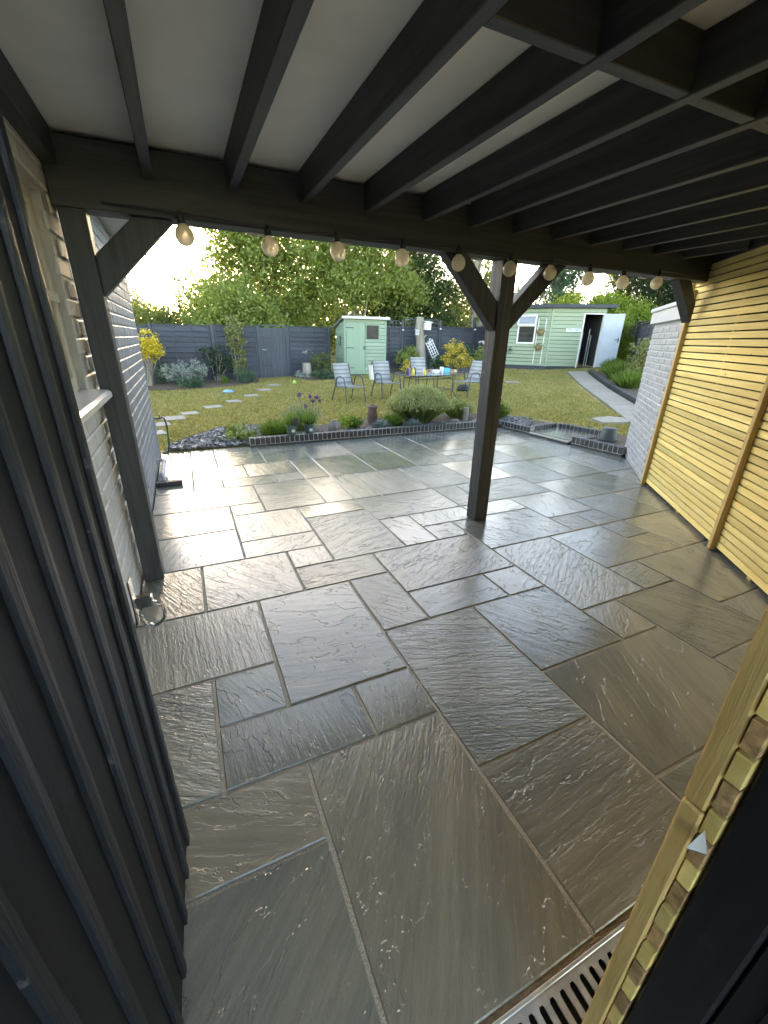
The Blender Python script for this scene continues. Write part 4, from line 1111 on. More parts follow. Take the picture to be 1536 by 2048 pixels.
# ------------------------------------------------------------------ back fences
def fence_run(name, label, pts, zb, zt, panel_boards=11, parent=None, cap=True, extra=None):
    f = thing(name, label, 'fence', (pts[0][0], pts[0][1], 0), 0)
    ox, oy = pts[0]
    for k in range(len(pts) - 1):
        p, q = Vector((pts[k][0] - ox, pts[k][1] - oy, 0)), Vector((pts[k + 1][0] - ox, pts[k + 1][1] - oy, 0))
        d = q - p; ln = d.length; a = math.atan2(d.y, d.x)
        b0 = zb[k]; t0 = zt[k]; h = (t0 - b0 - .03) / panel_boards
        me = []
        for v in range(3):
            rr = random.Random(k * 7 + v); seg = 9; V = []
            for t in range(seg + 1):
                x = .05 + (ln - .10) * t / seg; w = rr.uniform(-.008, .008)
                V += [(x, -.018, w), (x, -.036, w + .004), (x, -.004, h + .02 + w * .4), (x, 0.004, h + .018)]
            F = []
            for t in range(seg):
                for c in range(4): F.append((t * 4 + c, (t + 1) * 4 + c, (t + 1) * 4 + (c + 1) % 4, t * 4 + (c + 1) % 4))
            m_ = bpy.data.meshes.new('board'); m_.from_pydata(V, [], F); m_.materials.append(M['fence']); me.append(m_)
        for n in range(panel_boards):
            o = bpy.data.objects.new('board', me[(n * 5 + k) % 3]); link(o, f); o.location = (p.x, p.y, b0 + n * h); o.rotation_euler = (0, 0, a)
        for u in (0.06, .36, .66, .94) if ln > 1.2 else (.1, .9):
            c = p + d * u
            MB().box(-.02, .02, -.048, -.020, b0, t0).build('batten', M['fence_z'], f, loc=(c.x, c.y, 0), rot=(0, 0, a))
        MB().box(.03, ln - .03, -.045, .03, t0 - .005, t0 + .022).build('capping', M['fence'], f, loc=(p.x, p.y, 0), rot=(0, 0, a))
    for k, (x, y) in enumerate(pts):
        z1 = zt[min(k, len(zt) - 1)] + (extra[k] if extra else .03)
        a = math.atan2(pts[min(k + 1, len(pts) - 1)][1] - pts[max(k - 1, 0)][1], pts[min(k + 1, len(pts) - 1)][0] - pts[max(k - 1, 0)][0])
        MB().box(-.05, .05, -.062, .045, 0, z1).build('post', M['fence_z'], f, loc=(x - ox, y - oy, 0), rot=(0, 0, a), bevel=.006)
    return f
fence_run('garden_fence', 'blue grey lap panel fence at the back left of the garden', [(-4.7, 16.40), (-2.75, 16.45), (-.82, 16.5), (1.06, 16.5), (2.58, 16.5)], [0, 0, 0.02, .07], [1.80, 1.82, 1.85, 1.87])
fence_run('garden_fence', 'blue grey fence panel between the back gate and small shed', [(3.62, 16.55), (5.30, 16.85)], [.14], [1.90])
rf = fence_run('garden_fence', 'blue grey lap fence with trellis tops right of the small shed', [(6.75, 16.6), (8.27, 16.4), (10.03, 16.4), (11.78, 16.4), (13.5, 16.3)], [.30, .36, .44, .5], [1.97, 1.98, 2.05, 2.10], extra=[.25, .26, .24, .38, .2])
def trellis(parent, x0, x1, y, z0, z1, name='trellis', nx_=8, nz_=2):
    t = MB().box(x0, x1, y - .02, y + .012, z1 - .035, z1).box(x0, x1, y - .02, y + .012, z0, z0 + .03).build(name, M['fence_z'], parent)
    for k in range(nx_ + 1):
        x = x0 + (x1 - x0) * k / nx_; MB().box(x - .014, x + .014, y - .028, y - .020, z0, z1).build('lath', M['fence_z'], t)
    for k in range(1, nz_):
        z = z0 + (z1 - z0) * k / nz_; MB().box(x0, x1, y - .012, y - .002, z - .014, z + .014).build('lath', M['fence_z'], t)
trellis(rf, .10, 1.42, -.11, 2.0, 2.24, nx_=9)
trellis(rf, 1.57, 3.20, -.2, 2.01, 2.33, nx_=11)
for k, (x, zz) in enumerate(((1.52, 1.92), (3.28, 2.0), (5.03, 2.02))):
    MB().lathe([(.045, 0), (.05, .03), (.02, .05), (.001, .055)], 10).build('solar_light', M['whitepaint'], rf, loc=(x, -.28, zz - .05), smooth=True)
fence_run('garden_fence', 'blue grey side fence receding behind the border at right', [(20.5, 16.0), (17.6, 13.2), (15.2, 11.0), (13.0, 9.0)], [.55, .5, .4], [2.40, 2.30, 2.2])
# back gate
bgt = thing('back_gate', 'blue grey vertical board gate in the back fence', 'gate', (2.66, 16.5, .10))
for k in range(10):
    MB().box(k * .088 + .004, k * .088 + .086, -.02 - .004 * (k % 2), 0, .02, 1.74).build('board', M['fence_z'], bgt, bevel=.003)
MB().box(-.03, 0.0, -.05, .03, -.1, 1.86).box(.885, .935, -.05, .03, -.1, 1.80).build('frame', M['fence_z'], bgt, bevel=.004)
MB().box(0.0, .885, -.045, .01, 1.80, 1.84).build('lintel', M['fence_z'], bgt)
for z in (.45, 1.40): MB().box(-.01, .34, -.034, -.026, z, z + .035).build('strap_hinge', M['black_metal'], bgt)
MB().tube([(.02, -.05, 1.02), (.16, -.05, 1.0)], .012, 6).build('bolt', M['galv'], bgt)

# ------------------------------------------------------------------ small green shed
SA = R(3)
shd = thing('garden_shed', 'small sage green garden shed with pent roof and dark window', 'shed', (5.47, 15.5, gz(5.5, 15.5) - .02), -R(5) )
SWd, SD, SHf, SHb = 1.62, 1.35, 2.02, 1.72
MB().add([(0.02, .02, 0), (SWd - .02, .02, 0), (SWd - .02, SD, 0), (.02, SD, 0), (.02, .02, SHf - .02), (SWd - .02, .02, SHf - .02), (SWd - .02, SD, SHb), (.02, SD, SHb)],
         [(0, 3, 2, 1), (4, 5, 6, 7), (0, 1, 5, 4), (1, 2, 6, 5), (2, 3, 7, 6), (3, 0, 4, 7)]).build('carcass', M['shed'], shd)
def lapboard(parent, p, q, h, mat, nrm=-1):
    """one feather edged board from p to q (local coords), outer face leaning out at its foot"""
    p, q = Vector(p), Vector(q); d = (q - p).normalized(); n = Vector((d.y, -d.x, 0)) * (1 if nrm < 0 else -1)
    V = []
    for c in (p, q):
        V += [c + n * .002, c + n * .030, c + n * .024 + Vector((0, 0, h * .80)), c + n * .003 + Vector((0, 0, h * .87)), c + n * .003 + Vector((0, 0, h))]
    MB().add(V, [(0, 1, 2, 3, 4), (9, 8, 7, 6, 5), (0, 5, 6, 1), (1, 6, 7, 2), (2, 7, 8, 3), (3, 8, 9, 4), (4, 9, 5, 0)]).build('board', mat, parent)
nbd = 15; bh = (SHf - .16) / nbd
for k in range(nbd):
    z = .10 + k * bh
    x1 = SWd - .03
    if 1.28 < z + bh * .5 < 1.82: lapboard(shd, (1.36, .018, z), (x1, .018, z), bh + .004, M['shed'])
    else: lapboard(shd, (.80, .018, z), (x1, .018, z), bh + .004, M['shed'])
for k in range(14):
    z = .10 + k * .128
    lapboard(shd, (.018, SD if z < 1.55 else SD * (1 - (z - 1.5) / .55), z), (.018, .03, z), .132, M['shed'])
for xx in (.0, SWd - .045): MB().box(xx, xx + .05, -.012, .035, .04, SHf - .02).build('corner_trim', M['shed_z'], shd, bevel=.003)
MB().box(.05, SWd - .045, -.008, .015, SHf - .12, SHf).build('fascia', M['shed'], shd)
dr_ = MB().box(.075, .775, -.006, .012, .09, SHf - .14).build('door', M['shed_z'], shd)
for k in range(7): MB().box(.078 + k * .1, .174 + k * .1, -.018, -.006, .095, SHf - .145).build('board', M['shed_z'], dr_, bevel=.003)
for z in (.30, 1.0, 1.68): MB().box(.07, .36, -.026, -.0185, z, z + .03).build('hinge', M['fence_z'], dr_)
MB().tube([(.72, -.03, 1.02), (.80, -.03, 1.02)], .012, 6).box(.735, .765, -.035, -.018, .96, 1.08).build('latch', M['black_metal'], dr_)
wf = MB().box(.81, 1.35, -.012, .014, 1.28, 1.31).box(.81, 1.35, -.012, .014, 1.79, 1.82).box(.81, .84, -.012, .014, 1.31, 1.79).box(1.32, 1.35, -.012, .014, 1.31, 1.79).build('window', M['shed_z'], shd)
MB().box(.838, 1.322, -.002, .006, 1.308, 1.792).build('pane', M['glass_dark'], wf)
MB().box(.0, SWd, -.014, .03, -.05, .085).build('plinth', M['fence'], shd)
rf_ = [(-.10, -.14, SHf + .04), (SWd + .08, -.14, SHf + .04), (SWd + .08, SD + .1, SHb + .0), (-.10, SD + .1, SHb + .0)]
MB().add([(a, b, c - .05) for a, b, c in rf_] + rf_, [(3, 2, 1, 0), (4, 5, 6, 7), (0, 1, 5, 4), (1, 2, 6, 5), (2, 3, 7, 6), (3, 0, 4, 7)]).build('roof', M['roofgrey'], shd)
MB().box(-.11, SWd + .09, -.165, -.142, SHf - .03, SHf + .055).build('roof_edge', M['greywood'], shd)
MB().lathe([(.03, 0), (.04, .02), (.001, .03)], 8).build('sensor_light', M['whitepaint'], shd, loc=(1.45, -.04, 1.88))
orn = MB()
for k in range(7): a = k * .9; orn.tube([(-.02, .5, 1.25), (-.03, .5 + .16 * math.cos(a), 1.25 + .2 * math.sin(a))], .009, 5)
orn.build('wall_ornament', M['black_metal'], shd)

# ------------------------------------------------------------------ large green shed
Rz = .55
RC = Vector((12.53, 12.71, 0))
bsh = thing('garden_room', 'large pale green weatherboarded shed with open door and white window', 'shed', (RC.x, RC.y, Rz), math.atan2(-.421, .907))
# local x along right hand face (to the right), local -y towards the camera
dl = Vector((-.575, .82)).normalized(); ca, sa = .907, -.421
lx = dl.x * ca + dl.y * sa; ly = -dl.x * sa + dl.y * ca       # left face direction in local frame
LW, RW = 1.75, 1.98
HT = 2.15
LE = (lx * LW, ly * LW)
foot = [(0, 0), (RW, 0), (RW, 2.3), (LE[0], 2.3 + LE[1]), LE]
dk = MB(); 
inn = [(0.02, .04), (RW - .04, .04), (RW - .04, 2.26), (LE[0] + .05, 2.26 + LE[1]), (LE[0] + .05, LE[1] + .05)]
# walls as slabs with a door opening in the right hand face
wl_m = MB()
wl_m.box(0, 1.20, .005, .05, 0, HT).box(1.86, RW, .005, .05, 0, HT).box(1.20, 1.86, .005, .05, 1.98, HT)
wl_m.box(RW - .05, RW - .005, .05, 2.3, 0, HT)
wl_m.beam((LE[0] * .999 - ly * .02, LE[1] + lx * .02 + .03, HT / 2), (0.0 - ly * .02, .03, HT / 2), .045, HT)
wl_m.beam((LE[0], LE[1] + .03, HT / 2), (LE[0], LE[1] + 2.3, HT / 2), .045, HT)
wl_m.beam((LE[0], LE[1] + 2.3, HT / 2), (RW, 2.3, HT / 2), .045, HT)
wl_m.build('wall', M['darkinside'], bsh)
nb2 = 15; bh2 = (HT - .16) / nb2
for k in range(nb2):
    z = .16 + k * bh2
    lapboard(bsh, (.03, 0, z), (1.16, 0, z), bh2 + .004, M['shed2'])
    if z > 1.96: lapboard(bsh, (1.16, 0, z), (RW - .03, 0, z), bh2 + .004, M['shed2'])
    else: lapboard(bsh, (1.90, 0, z), (RW - .02, 0, z), bh2 + .004, M['shed2'])
    u0, u1 = .48, 1.20
    zc_ = z + bh2 / 2
    if .93 < zc_ < 1.93:
        lapboard(bsh, (lx * LW, ly * LW, z), (lx * u1, ly * u1, z), bh2 + .004, M['shed2'])
        lapboard(bsh, (lx * u0, ly * u0, z), (lx * .03, ly * .03, z), bh2 + .004, M['shed2'])
    else: lapboard(bsh, (lx * LW, ly * LW, z), (lx * .03, ly * .03, z), bh2 + .004, M['shed2'])
MB().box(-.03, .035, -.034, .01, .14, HT).build('corner_trim', M['shed2'], bsh, bevel=.003)
MB().box(1.155, 1.20, -.03, .05, .12, 2.0).box(1.86, 1.905, -.03, .05, .12, 2.0).box(1.20, 1.86, -.03, .05, 1.96, 2.0).build('door_frame', M['whitepaint'], bsh, bevel=.003)
MB().box(-.03, RW, -.02, .06, -.25, .15).build('plinth', M['fence'], bsh)
MB().beam((LE[0], LE[1], -.05), (0, 0, -.05), .06, .40).build('plinth', M['fence'], bsh)
# window in the left face
def lp(u, o, z): return (lx * u - ly * 0 + (ly) * 0 + (-ly) * 0 + nxo * o, ly * u + nyo * o, z)
nxo, nyo = -ly if False else (ly * -1), lx                 # placeholder, fixed below
nv = Vector((ly, -lx)); 
if nv.y > 0: nv = -nv
nxo, nyo = nv.x, nv.y
def lpt(u, o, z): return Vector((lx * u + nxo * o, ly * u + nyo * o, z))
wnd = MB()
for u0, u1, z0, z1 in ((.50, 1.18, .93, .98), (.50, 1.18, 1.88, 1.93), (.50, .555, .98, 1.88), (1.125, 1.18, .98, 1.88), (.555, 1.125, 1.52, 1.57)):
    wnd.beam(lpt(u0, .03, (z0 + z1) / 2), lpt(u1, .03, (z0 + z1) / 2), .05, z1 - z0)
wn_ = wnd.build('window', M['whitepaint'], bsh)
MB().beam(lpt(.55, .018, 1.43), lpt(1.13, .018, 1.43), .008, .90).build('pane', M['glass_dark'], wn_)
oc = MB()
pA, pB, pC, pD = lpt(.53, .045, 1.90), lpt(1.15, .045, 1.90), lpt(1.15, .22, 1.58), lpt(.53, .22, 1.58)
for a_, b_ in ((pA, pB), (pB, pC), (pC, pD), (pD, pA)): oc.beam(a_, b_, .03, .05)
oc.build('opening_casement', M['whitepaint'], wn_)
pmesh('casement_pane', [pA, pB, pC, pD], [(0, 1, 2, 3)], plain('pale_reflecting_glass', (0.25, 0.27, 0.30), .08), wn_)
for u in (.17, .44):
    MB().tube([lpt(u, .05, .22), lpt(u, .05, 1.78)], .016, 6).build('trellis_pole', M['whitepaint'], bsh)
for z, nm in ((1.36, 'upper'), (.84, 'lower')):
    b_ = thing('wall_basket', ('upper' if nm == 'upper' else 'lower') + ' brown half round basket hung on the poles of the large shed', 'basket', (0, 0, 0))
    w0 = bsh.location; ca_, sa_ = .907, -.421
    q = lpt(.31, .13, 0); b_.location = (w0.x + q.x * ca_ - q.y * sa_, w0.y + q.x * sa_ + q.y * ca_, Rz + z)
    MB().lathe([(.02, -.13), (.09, -.10), (.14, -.03), (.155, .03), (.145, .035), (.12, .0)], 14).build('basket', M['wicker'], b_, smooth=True)
    r_ = np.random.default_rng(int(z * 100)); P_ = r_.normal(0, 1, (90, 3)) * np.array([.09, .09, .03]) + np.array([0, 0, .05])
    nmesh('planting', leaf_quads(P_, .05, r_), 4, L['photinia'], b_)
# sign
sg = MB().box(.58, 1.12, -.045, -.028, 1.37, 1.48).build('sign', M['whitepaint'], bsh)
fc = bpy.data.curves.new('lettering', 'FONT'); fc.body = 'THE SHED'; fc.size = .105; fc.align_x = 'CENTER'; fc.align_y = 'CENTER'; fc.extrude = .0015
fo = bpy.data.objects.new('lettering_source', fc); C.objects.link(fo)
bpy.context.view_layer.update()
tm = bpy.data.meshes.new_from_object(fo.evaluated_get(bpy.context.evaluated_depsgraph_get())); bpy.data.objects.remove(fo)
tm.materials.clear(); tm.materials.append(plain('blue_grey_lettering', (.05, .09, .15), .5))
to = bpy.data.objects.new('lettering', tm); link(to, sg); to.location = (.85, -.047, 1.425); to.rotation_euler = (R(90), 0, 0)
MB().lathe([(.035, 0), (.03, .02), (.001, .03)], 10).build('vent', M['greywood'], bsh, loc=(.97, -.03, 1.62), rot=(R(90), 0, 0))
# open door leaf
dlf = MB().box(0, .66, -.035, 0, .16, 1.98).build('door_leaf', M['doorblue'], bsh, loc=(1.88, -.06, 0), rot=(0, 0, R(-24)))
for z0, z1 in ((.24, .85), (.95, 1.90)): MB().box(.07, .59, -.041, -.035, z0, z1).build('panel', M['doorblue'], dlf, bevel=.004)
MB().tube([(.60, -.06, 1.12), (.48, -.06, 1.12)], .012, 6).box(.585, .615, -.045, -.035, 1.02, 1.18).build('handle', M['black_metal'], dlf)
# roof
ro = [(-.06, -.20), (RW + .26, -.20), (RW + .26, 2.5), (LE[0] - .2, LE[1] + 2.5), (LE[0] - .25, LE[1] - .05), (-.12, -.18)]
n6 = len(ro)
MB().add([(a, b, HT + .0 + .012 * a) for a, b in ro] + [(a, b, HT + .11 + .012 * a) for a, b in ro], [tuple(range(n6))[::-1], tuple(range(n6, 2 * n6))] + [(k, (k + 1) % n6, n6 + (k + 1) % n6, n6 + k) for k in range(n6)]).build('roof', M['fence'], bsh)
MB().box(1.10, 2.15, -.40, -.03, -.03, .05).build('step', M['paver'], bsh, bevel=.005)
orn = MB()
for k in range(9):
    a = k * .72; c = lpt(1.38, .04, .68); e_ = lpt(1.38 + .13 * math.cos(a), .05, .68 + .16 * math.sin(a)); orn.tube([c, (c + e_) / 2 + Vector((0, -.01, .03)), e_], .008, 5)
orn.build('wall_ornament', M['black_metal'], bsh)
tl = MB()
for x, z in ((1.30, .5), (1.38, .55), (1.62, .6), (1.70, .5)): tl.tube([(x, .35, .16), (x, .35, .16 + z * 2.2)], .014, 6)
tl.build('stored_tool', M['galv'], bsh)

# ------------------------------------------------------------------ garden furniture
def sling_chair(label, x, y, fx, fy_):
    c = thing('garden_chair', label, 'chair', (x, y, gz(x, y)), math.atan2(-fx, fy_), 'garden chairs round the glass table')
    for s in (-1, 1):
        X = .275 * s
        pts = [(X * 1.08, -.36, 0), (X, -.17, .50), (X, -.14, .575), (X, -.09, .615), (X, 0, .625), (X, .10, .62), (X, .165, .585), (X, .195, .52), (X * 1.04, .29, 0)]
        MB().tube(pts, .014, 8).build('side_frame', M['dark_tube'], c, smooth=True)
        MB().tube([(X * .93, .26, .405), (X * .93, .0, .385), (X * .93, -.17, .36), (X * .90, -.24, .45), (X * .88, -.40, .90)], .011, 8).build('sling_rail', M['dark_tube'], c, smooth=True)
    MB().tube([(-.26, .24, .39), (.26, .24, .39)], .011, 8).tube([(-.26, -.22, .36), (.26, -.22, .36)], .011, 8).build('stretcher', M['dark_tube'], c, smooth=True)
    prof = [(.275, .385), (.265, .41), (.18, .402), (.0, .388), (-.13, .375), (-.20, .40), (-.245, .47), (-.30, .62), (-.355, .78), (-.395, .895), (-.41, .90)]
    V = []; F = []
    for k, (yy, zz) in enumerate(prof):
        w = .245 - .02 * (k / len(prof)); V += [(-w, yy, zz), (w, yy, zz), (-w, yy - .006, zz - .008), (w, yy - .006, zz - .008)]
    for k in range(len(prof) - 1):
        a, b_ = 4 * k, 4 * k + 4
        F += [(a, b_, b_ + 1, a + 1), (a + 2, a + 3, b_ + 3, b_ + 2), (a, a + 2, b_ + 2, b_), (a + 1, b_ + 1, b_ + 3, a + 3)]
    F += [(0, 1, 3, 2)]
    pmesh('sling', V, F, M['sling'], c, smooth=True)
    return c
sling_chair('grey sling garden chair standing alone left of the table, in front of the shed door', 3.68, 10.10, .25, -.97)
sling_chair('grey sling garden chair beside the white planter, at the left end of the table', 4.86, 10.42, .05, -1.0)
sling_chair('grey sling garden chair behind the far long side of the glass table', 6.35, 11.2, -.12, -1.0)
sling_chair('grey sling garden chair at the right end of the table beside the veranda post', 6.90, 9.68, -.97, -.22)

TX, TY = 5.55, 9.45
tbl = thing('garden_table', 'rectangular glass topped garden table with dark metal frame', 'table', (TX, TY, gz(TX, TY)), R(8))
a_, b_, th = .76, .42, .67
corner = []
for sx, sy in ((1, 1), (-1, 1), (-1, -1), (1, -1)):
    for k in range(4):
        t = {(1, 1): 0, (-1, 1): 1, (-1, -1): 2, (1, -1): 3}[(sx, sy)] * math.pi / 2 + k * math.pi / 6
        corner.append((sx * (a_ - .10) + .10 * math.cos(t), sy * (b_ - .10) + .10 * math.sin(t)))
n_ = len(corner)
pmesh('glass_top', [(x, y, th - .006) for x, y in corner] + [(x, y, th) for x, y in corner], [tuple(range(n_))[::-1], tuple(range(n_, 2 * n_))] + [(k, (k + 1) % n_, n_ + (k + 1) % n_, n_ + k) for k in range(n_)], M['tableglass'], tbl)
MB().tube([(x, y, th - .012) for x, y in corner + corner[:1]], .013, 6, cap=False).build('rim', M['dark_tube'], tbl, smooth=True)
for sx in (-1, 1):
    for sy in (-1, 1):
        MB().tube([(sx * (a_ - .22), sy * (b_ - .12), th - .02), (sx * (a_ - .22), sy * (b_ - .12), .32), (sx * (a_ - .19), sy * (b_ - .10), .22), (sx * (a_ - .02), sy * (b_ + .0), 0)], .013, 8).build('leg', M['dark_tube'], tbl, smooth=True)
for z in (th - .10, .30):
    MB().tube([(-(a_ - .22), -(b_ - .12), z), (a_ - .22, -(b_ - .12), z), (a_ - .22, b_ - .12, z), (-(a_ - .22), b_ - .12, z), (-(a_ - .22), -(b_ - .12), z)], .010, 6, cap=False).build('stretcher', M['dark_tube'], tbl, smooth=True)
ttz = gz(TX, TY) + th + .0005
def on_table(u, v): c8, s8 = math.cos(R(8)), math.sin(R(8)); return (TX + u * c8 - v * s8, TY + u * s8 + v * c8, ttz)
def bottle(nm, label, u, v, r_b, h, mat, neck=True, cap=None):
    o = thing(nm, label, 'bottle' if neck else 'cup', on_table(u, v))
    if neck: MB().lathe([(r_b * .9, 0), (r_b, .006), (r_b, h * .62), (r_b * .45, h * .8), (r_b * .4, h * .92)], 12).build('body', M[mat], o, smooth=True)
    else: MB().lathe([(r_b * .8, 0), (r_b, h), (r_b * .92, h), (r_b * .74, .01)], 12).build('body', M[mat], o, smooth=True)
    if cap: MB().lathe([(r_b * .45, h * .9), (r_b * .45, h), (.001, h)], 10).build('cap', M[cap], o)
    return o
bottle('bubble_bottle', 'dark purple bottle with pink cap at the left end of the table', -.62, .05, .045, .17, 'purpleplastic', True, 'pinkplastic')
bottle('bubble_bottle', 'second dark purple bottle with white cap on the glass table', -.36, .12, .045, .18, 'purpleplastic', True, 'whitepaint')
bottle('sun_cream_bottle', 'yellow bottle standing among the purple bottles on the table', -.50, -.02, .04, .16, 'yellowplastic', True, 'pinkplastic')
bottle('beaker', 'dusty pink beaker behind the bottles on the table', -.46, .22, .05, .13, 'pinkplastic', False)
bottle('beaker', 'small white beaker in the middle of the glass table', -.12, .05, .035, .12, 'whitepaint', False)
bottle('tumbler', 'small yellow tumbler near the left front of the table', -.22, -.12, .035, .09, 'yellowplastic', False)
bx1 = MB().box(-.10, .10, -.05, .05, 0, .08).build('white_dish', M['whitepaint'], bevel=.02, loc=on_table(.32, .12), seg=2); tag(bx1, 'white rounded tub on the right half of the glass table', 'tub')
cb = thing('wipes_pack', 'bright cyan packet with white end at the right end of the table', 'packet', on_table(.62, .10), .2)
MB().box(-.10, .12, -.06, .06, 0, .12).build('body', M['cyanplastic'], cb, bevel=.015, seg=2)
MB().box(-.17, -.102, -.05, .05, 0, .15).build('end', M['whitepaint'], cb, bevel=.012)
bagp = MB().lathe([(.15, 0), (.19, .04), (.17, .12), (.10, .18), (.01, .2)], 12).build('black_bag', M['cable'], loc=(7.35, 10.5, gz(7.3, 10.5)), smooth=True); tag(bagp, 'black bag slumped on the lawn behind the right hand chair', 'bag')

# small things on the lawn
o = MB().lathe([(.001, -.065), (.03, -.058), (.052, -.038), (.064, -.012), (.064, .012), (.052, .038), (.03, .058), (.001, .065)], 14).build('ball', M['limeplastic'], smooth=True, loc=(3.24, 14.14, gz(3.24, 14.14) + .066)); tag(o, 'lime green ball lying on the lawn near the back gate', 'ball')
o = MB().lathe([(.06, .0), (.16, .01), (.17, .035), (.13, .05), (.10, .075), (.001, .085)], 16).build('paddling_toy', M['blueplastic'], smooth=True, loc=(1.08, 13.13, gz(1, 13.1))); tag(o, 'pale blue plastic toy lying on the lawn left of the stepping stones', 'toy')
wpn = thing('tall_planter', 'tall white tapered planter between the shed door and chairs', 'planter', (6.0, 14.0, gz(6, 14)))
V = []
for z, w in ((0, .10), (.50, .145), (.50, .12), (.42, .115)): V += [(-w, -w, z), (w, -w, z), (w, w, z), (-w, w, z)]
pmesh('pot', V, [(3, 2, 1, 0), (12, 13, 14, 15)] + [(4 * k + q, 4 * k + (q + 1) % 4, 4 * k + 4 + (q + 1) % 4, 4 * k + 4 + q) for k in range(3) for q in range(4)], M['whitepaint'], wpn)
r_ = np.random.default_rng(5); nmesh('planting', leaf_quads(r_.normal(0, 1, (120, 3)) * np.array([.07, .07, .04]) + np.array([0, 0, .54]), .05, r_), 4, L['rose'], wpn)

# ------------------------------------------------------------------ back border shrubs
shrub('golden_shrub', 'golden yellow clipped shrub on bare stems at far left by the house', -1.05, 15.6, [(.05, 0, 1.25, .58, .5, .42), (.05, 0, 1.02, .48, .45, .28)], 'gold', 3600, .065, 51, stems=14, bark='palebark', rc=.09, stem_r=.022)
shrub('silver_shrub', 'mounded silver grey shrub in the back left border', .02, 15.5, [(0, 0, .42, .72, .5, .34), (.3, 0, .5, .45, .4, .3), (-.35, 0, .36, .4, .4, .28)], 'silver', 4200, .06, 52, aspect=.35, rc=.09)
shrub('low_green_plant', 'low blue green leafy plant below the silver shrub', .12, 14.75, [(0, 0, .14, .46, .28, .17)], 'mint', 1500, .06, 53, stems=0, rc=.08, cat='plant')
shrub('dark_rose_bush', 'dark leaved open rose bush against the back fence', 1.05, 16.05, [(0, 0, .85, .50, .3, .40), (.2, 0, .55, .40, .3, .3)], 'rose', 1700, .07, 54, stems=9, bark='palebark', rc=.12)
shrub('column_shrub', 'tall narrow pale leaved shrub growing up the back fence', 1.72, 16.0, [(-.03, 0, 1.75, .30, .28, .35), (.04, 0, 1.2, .27, .25, .45), (.1, 0, .6, .25, .22, .5)], 'photinia', 2800, .075, 55, stems=6, bark='palebark', rc=.10)
shrub('grey_leaved_plant', 'low grey green plant at the foot of the tall narrow shrub', 1.85, 15.25, [(0, 0, .22, .36, .28, .24)], 'mint', 1100, .055, 56, stems=4, rc=.09, cat='plant')
tuft('grass_tuft', 'small green tuft in the soil before the rose bush', 1.2, 15.3, 120, .30, .18, .008, 'grass', 57)
shrub('ivy_patch', 'dark ivy patch behind the golden shrub stems', -.62, 16.1, [(0, 0, .35, .35, .2, .35)], 'mint', 900, .07, 58, stems=0, cat='plant')
shrub('round_bush', 'rounded dark green bush left of the small shed', 4.72, 15.9, [(0, 0, .46, .46, .42, .44)], 'olive', 2600, .05, 59, rc=.08)
shrub('ground_cover', 'low spreading green ground cover in front of the small shed', 4.55, 15.0, [(0, 0, .13, .55, .32, .17)], 'mint', 2000, .055, 60, stems=0, rc=.07, cat='plant')
shrub('silver_cushion', 'small pale silver cushion plant beside the log planter', 3.8, 15.6, [(0, 0, .13, .17, .16, .14)], 'silver', 700, .05, 61, stems=0, rc=.05, cat='plant')
lg = thing('log_planter', 'upright pale log planter with white flowers by the back fence', 'planter', (4.15, 15.95, gz(4.1, 16)))
MB().lathe([(.17, -.02), (.165, .2), (.155, .5), (.13, .51), (.12, .44)], 14).build('log', M['palebark'], lg, smooth=True)
r_ = np.random.default_rng(8)
tag(nmesh('flowers', leaf_quads(r_.normal(0, 1, (26, 3)) * np.array([.10, .08, .05]) + np.array([.0, 0, .86]), .034, r_, .9), 4, L['white'], lg), kind='stuff')
sm_ = MB()
for k in range(9): a = k * .7; sm_.tube([(.04 * math.cos(a), .04 * math.sin(a), .45), (.12 * math.cos(a), .10 * math.sin(a), .86)], .006, 5)
sm_.build('stem', M['fence_z'], lg)
# dead trunk with bird boxes
bt = thing('tree_stump', 'pale dead tree trunk with bird boxes before the trellis fence', 'tree trunk', (8.9, 15.9, gz(8.9, 15.9)))
MB().tube([(.05, 0, -.05), (.0, 0, .5), (-.05, 0, 1.1), (-.12, 0, 1.5), (-.10, 0, 1.95)], [.26, .21, .18, .17, .14], 12).tube([(-.1, 0, 1.35), (-.30, -.02, 1.55)], [.06, .04], 7).tube([(-.06, 0, 1.1), (.22, -.02, 1.3)], [.05, .03], 7).build('trunk', M['palebark'], bt, smooth=True)
def birdbox(label, x, y, z, w, h, mat):
    o = thing('bird_box', label, 'bird box', (x, y, z), 0, 'bird boxes on the dead trunk')
    MB().box(-w / 2, w / 2, -w * .4, w * .4, 0, h).build('body', M[mat], o, bevel=.004)
    MB().add([(-w * .62, -w * .6, h + .002), (w * .62, -w * .6, h + .002), (w * .62, w * .45, h + .05), (-w * .62, w * .45, h + .05), (-w * .62, -w * .6, h + .015), (w * .62, -w * .6, h + .015), (w * .62, w * .45, h + .065), (-w * .62, w * .45, h + .065)], [(3, 2, 1, 0), (4, 5, 6, 7), (0, 1, 5, 4), (1, 2, 6, 5), (2, 3, 7, 6), (3, 0, 4, 7)]).build('roof', M[mat], o)
    MB().lathe([(.022, 0), (.001, .004)], 10).build('entrance_hole', M['black_metal'], o, loc=(0, -w * .4 - .001, h * .62), rot=(R(90), 0, 0))
birdbox('white bird box near the top of the dead trunk', 9.02, 15.68, gz(9, 15.8) + 1.48, .24, .27, 'whitepaint')
birdbox('small pale bird box on the left of the dead trunk', 8.58, 15.7, gz(9, 15.8) + 1.28, .13, .15, 'greywood')
